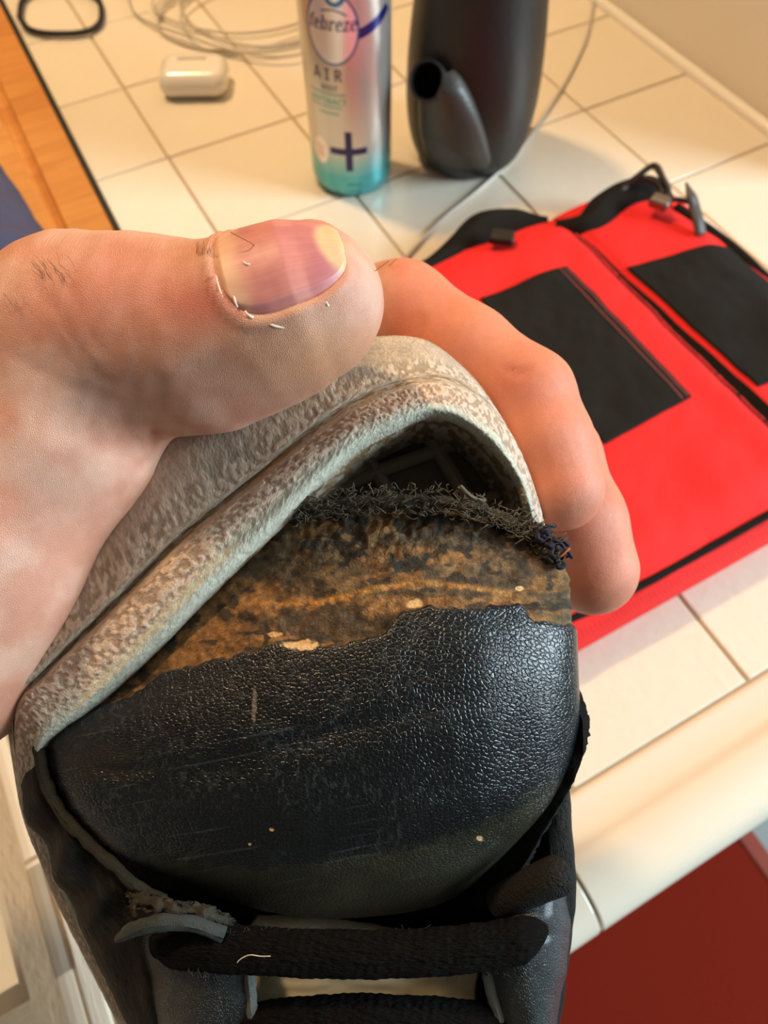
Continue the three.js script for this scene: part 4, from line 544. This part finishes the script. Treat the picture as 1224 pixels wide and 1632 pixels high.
// ---------------------------------------------------------------- the hand that holds the sole
{
  const person = held('person', 'bare left hand of a person gripping the peeled sole', 'person');
  const J = (px, py, D, rpx) => { const p = lp(px, py, D); return [p.x * 1000, p.y * 1000, p.z * 1000, rpx / FOCAL * D * HELD]; };   // millimetres
  const cap = (p, a, b) => {                              // distance to a tapered capsule
    const bx = b[0] - a[0], by = b[1] - a[1], bz = b[2] - a[2], x = p[0] - a[0], y = p[1] - a[1], z = p[2] - a[2], l = bx * bx + by * by + bz * bz;
    const t = l > 1e-9 ? clamp((x * bx + y * by + z * bz) / l) : 0, dx = x - bx * t, dy = y - by * t, dz = z - bz * t; return Math.sqrt(dx * dx + dy * dy + dz * dz) - (a[3] + (b[3] - a[3]) * t);
  };
  const smin = (a, b, k) => { const h = clamp(0.5 + 0.5 * (b - a) / k); return mix(b, a, h) - k * h * (1 - h); };
  const chain = (js, k) => (p) => { let d = 1e9; for (let i = 0; i + 1 < js.length; i++) d = i ? smin(d, cap(p, js[i], js[i + 1]), k) : cap(p, js[i], js[i + 1]); return d; };
  const wrist = J(-420, 880, 188, 230), elbow = J(-1500, 980, 215, 290);
  const thumbJ = [J(20, 640, 164, 178), J(135, 548, 152, 160), J(232, 540, 147, 150), J(330, 542, 143, 138), J(420, 512, 139.5, 127), J(478, 487, 138, 116), J(502, 480, 138, 104)];
  const mcp = [J(330, 650, 226, 100), J(290, 765, 230, 100), J(255, 870, 231, 95), J(215, 965, 229, 88)];
  const fingers = [
    [mcp[0], J(520, 520, 207, 88), J(640, 500, 194, 80), J(742, 562, 185, 74), J(838, 633, 178, 75), J(868, 705, 175, 73), J(892, 776, 173, 70)],
    [mcp[1], J(640, 620, 216, 86), J(780, 650, 206, 80), J(876, 730, 197, 78), J(918, 830, 190, 75), J(944, 908, 186, 72)],
    [mcp[2], J(640, 760, 222, 84), J(790, 830, 213, 76), J(830, 930, 208, 70)],
    [mcp[3], J(540, 930, 224, 74), J(660, 1000, 217, 66), J(700, 1070, 214, 60)],
  ];
  const palm = [[wrist, J(-120, 1000, 158, 198)], [wrist, J(-60, 880, 153, 168)], [J(-120, 1000, 158, 198), J(-60, 880, 153, 168)], [J(-60, 880, 153, 168), J(92, 694, 152, 140)], [J(-60, 880, 158, 168), J(20, 640, 164, 178)], [J(92, 694, 152, 140), J(135, 560, 153, 158)], [wrist, elbow],
    [wrist, J(20, 640, 170, 178)], ...mcp.map(m => [J(-250, 860, 200, 190), m]), [J(60, 660, 190, 150), mcp[0]], [mcp[0], mcp[1]], [mcp[1], mcp[2]], [mcp[2], mcp[3]]];
  const thumbD = chain(thumbJ, 5), fingerD = fingers.map(f => chain(f, 3));
  const palmD = (p) => { let d = 1e9; for (const [a, b] of palm) { const c = cap(p, a, b); d = d > 1e8 ? c : (c - d > 12 ? d : smin(d, c, 9)); } return d; };
  const field = (p) => { const b = palmD(p); let d = smin(b, thumbD(p), 4.5); for (const f of fingerD) d = Math.min(d, smin(b, f(p), 9)); return d; };
  // grid
  const lo = [1e9, 1e9, 1e9], hi = [-1e9, -1e9, -1e9], all = [...palm.flat(), ...thumbJ, ...fingers.flat()];
  const xmin = lp(-560, 800, 190).x * 1000;
  for (const j of all) for (let k = 0; k < 3; k++) { lo[k] = Math.min(lo[k], j[k] - j[3] - 6); hi[k] = Math.max(hi[k], j[k] + j[3] + 6); }
  lo[0] = Math.max(lo[0], xmin - 90);
  const mesh = (lo, hi, h) => {                            // surface nets over a narrow band
    const n = [0, 1, 2].map(k => Math.ceil((hi[k] - lo[k]) / h) + 2), F = new Float32Array(n[0] * n[1] * n[2]).fill(50), B = 8;
    const at = (i, j, k) => i + n[0] * (j + n[1] * k), p = [0, 0, 0];
    for (let K0 = 0; K0 < n[2]; K0 += B) for (let J0 = 0; J0 < n[1]; J0 += B) for (let I0 = 0; I0 < n[0]; I0 += B) {
      p[0] = lo[0] + (I0 + B / 2) * h; p[1] = lo[1] + (J0 + B / 2) * h; p[2] = lo[2] + (K0 + B / 2) * h; const d = field(p), near = Math.abs(d) < B * h * 0.95 + 4;
      for (let k = K0; k < Math.min(n[2], K0 + B); k++) for (let j = J0; j < Math.min(n[1], J0 + B); j++) for (let i = I0; i < Math.min(n[0], I0 + B); i++) { if (near) { p[0] = lo[0] + i * h; p[1] = lo[1] + j * h; p[2] = lo[2] + k * h; F[at(i, j, k)] = field(p); } else F[at(i, j, k)] = d; }
    }
    for (let k = 0; k < n[2]; k++) for (let j = 0; j < n[1]; j++) { F[at(0, j, k)] = 5; F[at(1, j, k)] = Math.max(F[at(1, j, k)], 0.3); }   // close the cut arm
    const vid = new Int32Array(F.length).fill(-1), V = [], idx = [];
    for (let k = 0; k < n[2] - 1; k++) for (let j = 0; j < n[1] - 1; j++) for (let i = 0; i < n[0] - 1; i++) {
      let neg = 0; const c = []; for (let m = 0; m < 8; m++) { const v = F[at(i + (m & 1), j + ((m >> 1) & 1), k + (m >> 2))]; c.push(v); if (v < 0) neg++; }
      if (!neg || neg === 8) continue;
      let x = 0, y = 0, z = 0, q = 0;
      for (const [a, b] of [[0, 1], [2, 3], [4, 5], [6, 7], [0, 2], [1, 3], [4, 6], [5, 7], [0, 4], [1, 5], [2, 6], [3, 7]]) if ((c[a] < 0) !== (c[b] < 0)) { const t = c[a] / (c[a] - c[b]); x += mix(a & 1, b & 1, t); y += mix((a >> 1) & 1, (b >> 1) & 1, t); z += mix(a >> 2, b >> 2, t); q++; }
      vid[at(i, j, k)] = V.length; V.push([lo[0] + (i + x / q) * h, lo[1] + (j + y / q) * h, lo[2] + (k + z / q) * h]);
    }
    const quad = (a, b, c, d, f) => { if (a < 0 || b < 0 || c < 0 || d < 0) return; f ? idx.push(a, b, c, a, c, d) : idx.push(a, c, b, a, d, c); };
    for (let k = 1; k < n[2] - 1; k++) for (let j = 1; j < n[1] - 1; j++) for (let i = 1; i < n[0] - 1; i++) {
      const s = F[at(i, j, k)] < 0;
      if (s !== F[at(i + 1, j, k)] < 0) quad(vid[at(i, j - 1, k - 1)], vid[at(i, j, k - 1)], vid[at(i, j, k)], vid[at(i, j - 1, k)], s);
      if (s !== F[at(i, j + 1, k)] < 0) quad(vid[at(i - 1, j, k - 1)], vid[at(i - 1, j, k)], vid[at(i, j, k)], vid[at(i, j, k - 1)], s);
      if (s !== F[at(i, j, k + 1)] < 0) quad(vid[at(i - 1, j - 1, k)], vid[at(i, j - 1, k)], vid[at(i, j, k)], vid[at(i - 1, j, k)], s);
    }
    return [V, idx];
  };
  const [V, idx] = mesh(lo, hi, 1.0);
  const grad = (p, e = 0.25) => { const g = [0, 1, 2].map(k => { const a = p.slice(), b = p.slice(); a[k] += e; b[k] -= e; return field(a) - field(b); }), l = Math.hypot(...g) || 1; return g.map(v => v / l); };
  // thumb nail frame: axis of the last joint, nail faces up and towards the eye
  const A = new THREE.Vector3(...thumbJ[4].slice(0, 3)), Z = new THREE.Vector3(...thumbJ[6].slice(0, 3)), ax = Z.clone().sub(A).normalize(), nz = new THREE.Vector3(-0.18, 0.48, 0.88); nz.addScaledVector(ax, -nz.dot(ax)).normalize(); const sx = new THREE.Vector3().crossVectors(ax, nz);
  const nailUV = (p) => { const q = new THREE.Vector3(...p).sub(A), a = q.dot(ax), ang = Math.atan2(q.dot(sx), q.dot(nz)); return [a, ang, q.length()]; };     // mm along, radians round
  const NAIL = { a0: -1.5, a1: 18.0, w: 0.80 };
  const inNail = (a, g) => { const t = (a - NAIL.a0) / (NAIL.a1 - NAIL.a0) * 2 - 1, s = g / NAIL.w; return Math.pow(Math.abs(t), 3.2) + Math.pow(Math.abs(s), 3.2); };   // < 1 inside
  const px = (p) => { const x = p[0] / 1000 + HB.x, y = p[1] / 1000 + HB.y, z = -(p[2] / 1000 + HB.z); return [612 + FOCAL * x / z, 816 - FOCAL * y / z, z / HELD * 1000]; };
  const creases = [[[55, 455], [95, 500], [120, 545], [150, 590], 7, 0.5], [[100, 440], [125, 480], [135, 520], [165, 560], 6, 0.35], [[200, 470], [212, 510], [222, 560], [220, 590], 5, 0.28], [[250, 440], [262, 480], [275, 520], 4, 0.22], [[225, 420], [236, 455], [250, 490], 4, 0.2], [[10, 560], [60, 590], [120, 620], [190, 640], 8, 0.35], [[90, 545], [130, 590], [180, 610], 7, 0.3], [[246, 690], [240, 722], [222, 745], 8, 0.9], [[810, 588], [828, 596], [842, 590], 7, 0.9], [[668, 500], [676, 520], [672, 548], 6, 0.45], [[190, 650], [205, 690], [225, 715], 5, 0.3], [[310, 590], [350, 570], [395, 545], [420, 530], 8, 0.2]];
  const creaseAt = (x, y, z) => { let s = 0; for (const c of creases) { const a = c[c.length - 1], w = c[c.length - 2], P = c.slice(0, -2); let best = 1e9; for (let i = 0; i + 1 < P.length; i++) { const [x0, y0] = P[i], [x1, y1] = P[i + 1], t = clamp(((x - x0) * (x1 - x0) + (y - y0) * (y1 - y0)) / ((x1 - x0) ** 2 + (y1 - y0) ** 2)); best = Math.min(best, (x - mix(x0, x1, t)) ** 2 + (y - mix(y0, y1, t)) ** 2); } if (best < 9 * w * w) s += a * Math.exp(-best / (w * w)); } return s; };
  const pos = new Float32Array(V.length * 3), nor = new Float32Array(V.length * 3), col = new Float32Array(V.length * 3), uvs = new Float32Array(V.length * 2);
  const lin = (r, g, b) => { const c = new THREE.Color(); c.setRGB(r / 255, g / 255, b / 255, THREE.SRGBColorSpace); return [c.r, c.g, c.b]; };
  const base = lin(206, 144, 118), pale = lin(218, 170, 146), pink = lin(198, 108, 92), redd = lin(178, 78, 66), tan = lin(206, 148, 108), finger = lin(218, 130, 98);
  const blob = (x, y, cx, cy, rx, ry) => Math.exp(-(((x - cx) / rx) ** 2 + ((y - cy) / ry) ** 2));
  V.forEach((p, i) => {
    const cut = p[0] < lo[0] + 3;
    if (!cut) for (let s = 0; s < 2; s++) { const g = grad(p), d = field(p); for (let k = 0; k < 3; k++) p[k] -= g[k] * clamp(d, -0.8, 0.8); }
    const g = grad(p, 0.5), [x, y] = px(p); const [a, an, ql] = nailUV(p), thumbNear = ql < 26, front = g[2] > -0.2 ? 1 : 0;
    let off = 0.10 * (fbm(p[0] / 2.2, p[1] / 2.2, p[2] / 2.2, 3) - 0.5) + 0.5 * (fbm(p[0] / 12, p[1] / 12, p[2] / 12, 3) - 0.5);
    if (front) off -= 0.4 * creaseAt(x, y);
    // fine lines over the knuckle of the thumb
    if (x < 330 && x > -60 && y < 720) off += 0.05 * Math.sin((x * 0.9 + y * 0.25) / 6.5 + 5 * fbm(x / 40, y / 40, 2, 2)) * sm(330, 250, x);
    if (thumbNear) { const q = inNail(a, an); if (a > NAIL.a0 - 5) { off -= 0.75 * sm(1.0, 0.75, q); off += 0.55 * Math.exp(-(((q - 1.35) / 0.3) ** 2)) * sm(NAIL.a1 + 1, NAIL.a1 - 3, a); off -= 0.35 * Math.exp(-(((q - 0.98) / 0.13) ** 2)); } }
    for (let k = 0; k < 3; k++) { pos[3 * i + k] = (p[k] + g[k] * off) / 1000; nor[3 * i + k] = g[k]; }
    // skin tone: flushed knuckles, pale creases, mottle
    const m = fbm(p[0] / 7, p[1] / 7, p[2] / 7, 4), f = fbm(p[0] / 1.3, p[1] / 1.3, p[2] / 1.3, 2);
    let c = mix3(base, pale, sm(0.3, 0.7, m));
    c = mix3(c, pink, 0.9 * blob(x, y, 315, 485, 60, 45) * (0.5 + m) + 0.55 * blob(x, y, 190, 440, 100, 60) * (0.5 + m) + 0.3 * blob(x, y, 110, 500, 90, 70));
    
    c = mix3(c, tan, 0.85 * blob(x, y, 500, 565, 120, 62)); c = mix3(c, pink, 0.25 * blob(x, y, 370, 640, 60, 36));
    const onFinger = sm(600, 640, x); c = mix3(c, finger, 0.85 * onFinger); c = mix3(c, redd, 0.45 * onFinger * blob(x, y, 820, 600, 34, 34)); c = mix3(c, pink, 0.3 * onFinger * blob(x, y, 650, 470, 60, 60));
    c = mix3(c, redd, 0.85 * blob(x, y, 378, 494, 7, 8));
    c = mix3(c, redd, 0.12 * clamp(creaseAt(x, y) * 1.4) * front);
    const k2 = 0.93 + 0.14 * f; for (let k = 0; k < 3; k++) col[3 * i + k] = c[k] * k2;
    // uv: along the arm and across it
    uvs[2 * i] = p[0] / 30; uvs[2 * i + 1] = (0.75 * p[1] + 0.66 * p[2]) / 30;
  });
  const G = new THREE.BufferGeometry(); G.setAttribute('position', new THREE.BufferAttribute(pos, 3)); G.setAttribute('color', new THREE.BufferAttribute(col, 3)); G.setAttribute('uv', new THREE.BufferAttribute(uvs, 2)); G.setIndex(idx); G.computeVertexNormals();
  const skinBump = dataTex(1024, 1024, (u, v) => { const [a, b] = worley(u * 110, v * 110, 4); return 0.6 * sm(0, 0.5, b - a) + 0.4 * fbm(u * 50, v * 50, 3, 3); }, false);
  const skin = phys({ color: 0xffffff, vertexColors: true, roughness: 0.52, bumpMap: skinBump, bumpScale: 0.00006, sheen: 0.25, sheenRoughness: 0.5, sheenColor: new THREE.Color(1, 0.6, 0.45) });
  part('hand', G, skin, person, 'bare hand, thumb in front and fingers curled round the sole');
  // the nail plate, lifted on the skin
  {
    const na = 60, nb = 50, P = [], uv = [], ix = [], N = [];
    const surf = (a, an) => { const o = A.clone().addScaledVector(ax, a), d = nz.clone().multiplyScalar(Math.cos(an)).addScaledVector(sx, Math.sin(an)); let t = 5; for (let k = 0; k < 40; k++) { const p = o.clone().addScaledVector(d, t), f = field([p.x, p.y, p.z]); t -= f * 0.9; if (Math.abs(f) < 0.005) break; } return [o.addScaledVector(d, t), d]; };
    for (const layer of [0, 1]) for (let i = 0; i <= na; i++) for (let j = 0; j <= nb; j++) {
      const t = i / na * 2 - 1, s = j / nb * 2 - 1, lim = Math.pow(Math.max(0, 1 - Math.pow(Math.abs(t), 3.4)), 1 / 3.4), a = mix(NAIL.a0, NAIL.a1, i / na), an = s * lim * NAIL.w * 0.97, [q, d] = surf(a, an), e = Math.max(Math.abs(s), Math.abs(t));
      q.addScaledVector(d, layer ? -1.0 : 0.12 - 0.55 * sm(0.86, 1, Math.abs(s)) - 0.5 * sm(-0.9, -1, t) + 0.5 * sm(0.75, 1, t) * (1 - 0.4 * Math.abs(s))); P.push(q.x / 1000, q.y / 1000, q.z / 1000); uv.push(i / na, j / nb);
    }
    const w = nb + 1, o = w * (na + 1);
    for (let i = 0; i < na; i++) for (let j = 0; j < nb; j++) { const a = i * w + j; ix.push(a, a + 1, a + w, a + 1, a + w + 1, a + w, a + o, a + w + o, a + 1 + o, a + 1 + o, a + w + o, a + w + 1 + o); }
    for (let i = 0; i < na; i++) for (const [a, b] of [[i * w, (i + 1) * w], [(i + 1) * w + nb, i * w + nb]]) ix.push(a, b, a + o, b, b + o, a + o);
    for (let j = 0; j < nb; j++) for (const [a, b] of [[j + 1, j], [na * w + j, na * w + j + 1]]) ix.push(a, b, a + o, b, b + o, a + o);
    const ng = new THREE.BufferGeometry(); ng.setAttribute('position', new THREE.Float32BufferAttribute(P, 3)); ng.setAttribute('uv', new THREE.Float32BufferAttribute(uv, 2)); ng.setIndex(ix); ng.computeVertexNormals();
    const nt = dataTex(256, 256, (u, v) => { const n = fbm(u * 5, v * 5, 2, 3); let c = mix3([214, 140, 128], [188, 112, 116], clamp(n * 1.6 - 0.3)); c = mix3(c, [226, 178, 148], sm(0.30, 0.10, u + 0.08 * (n - 0.5))); c = mix3(c, [216, 180, 136], sm(0.80, 0.88, u + 0.06 * Math.cos((v - 0.5) * 5) - 0.03)); const st = 0.97 + 0.06 * noise(v * 70, u * 3); return c.map(q => q * st); });
    nt.wrapS = nt.wrapT = THREE.ClampToEdgeWrapping;
    part('thumbnail', ng, phys({ map: nt, roughness: 0.45 }), person, 'pink thumbnail with a pale yellowish free edge');
  }
  // dry skin flakes by the nail and a few hairs on the knuckle
  const surfAt = (x, y) => { let D = 110; for (let k = 0; k < 80; k++) { const q = lp(x, y, D), f = field([q.x * 1000, q.y * 1000, q.z * 1000]); if (f < 0.02) break; D += Math.max(0.02, f * 0.9 / HELD); if (D > 260) return null; } return D; };
  const R = rng(9), hs = [];
  const hair = (x, y, dx, dy, r = 0.38) => { const D = surfAt(x, y); if (!D) return; hs.push(tube([[x, y, D + 0.3], [x + dx * 0.5 + (R() - 0.5) * 3, y + dy * 0.5, D - 1.2], [x + dx + (R() - 0.5) * 5, y + dy, D - 1.6]], r, 8, 4)); };
  for (let i = 0; i < 26; i++) hair(62 + R() * 60, 440 - 20 * R() + 14 * R(), -6 - 16 * R(), -8 - 16 * R());
  for (let i = 0; i < 16; i++) hair(312 + R() * 30, 400 + R() * 6, -4 + 10 * R(), -8 - 12 * R());
  for (let i = 0; i < 8; i++) hair(12 + R() * 34, 480 + R() * 20, -6 - 8 * R(), -10 - 10 * R());
  hair(408, 392, -40, -22, 0.7); hair(598, 432, 22, -16, 0.6); hair(620, 424, 14, -12, 0.6);
  if (hs.length) part('fine_hair', mergeGeometries(hs), std({ color: 0x9a7048, roughness: 0.6 }), person, 'fine brown hairs').userData.kind = 'stuff';
  const fl = []; for (const [x, y, dx, dy] of [[420, 512, 32, 10], [344, 440, 10, 34], [372, 470, 6, 20], [390, 496, 14, 10], [518, 476, 6, 12], [386, 416, 14, 6]]) { const D = surfAt(x, y), E2 = surfAt(x + dx, y + dy); if (D && E2) fl.push(tube([[x, y, D], [x + dx / 2, y + dy / 2 + 2, (D + E2) / 2 - 0.35], [x + dx, y + dy, E2]], 2.2, 14, 6, 0.4)); }
  part('dry_skin', mergeGeometries(fl), std({ color: 0xe8d4c0, roughness: 0.7 }), person, 'pale dry skin flakes round the nail').userData.kind = 'stuff';
}
renderer.render(scene, camera);
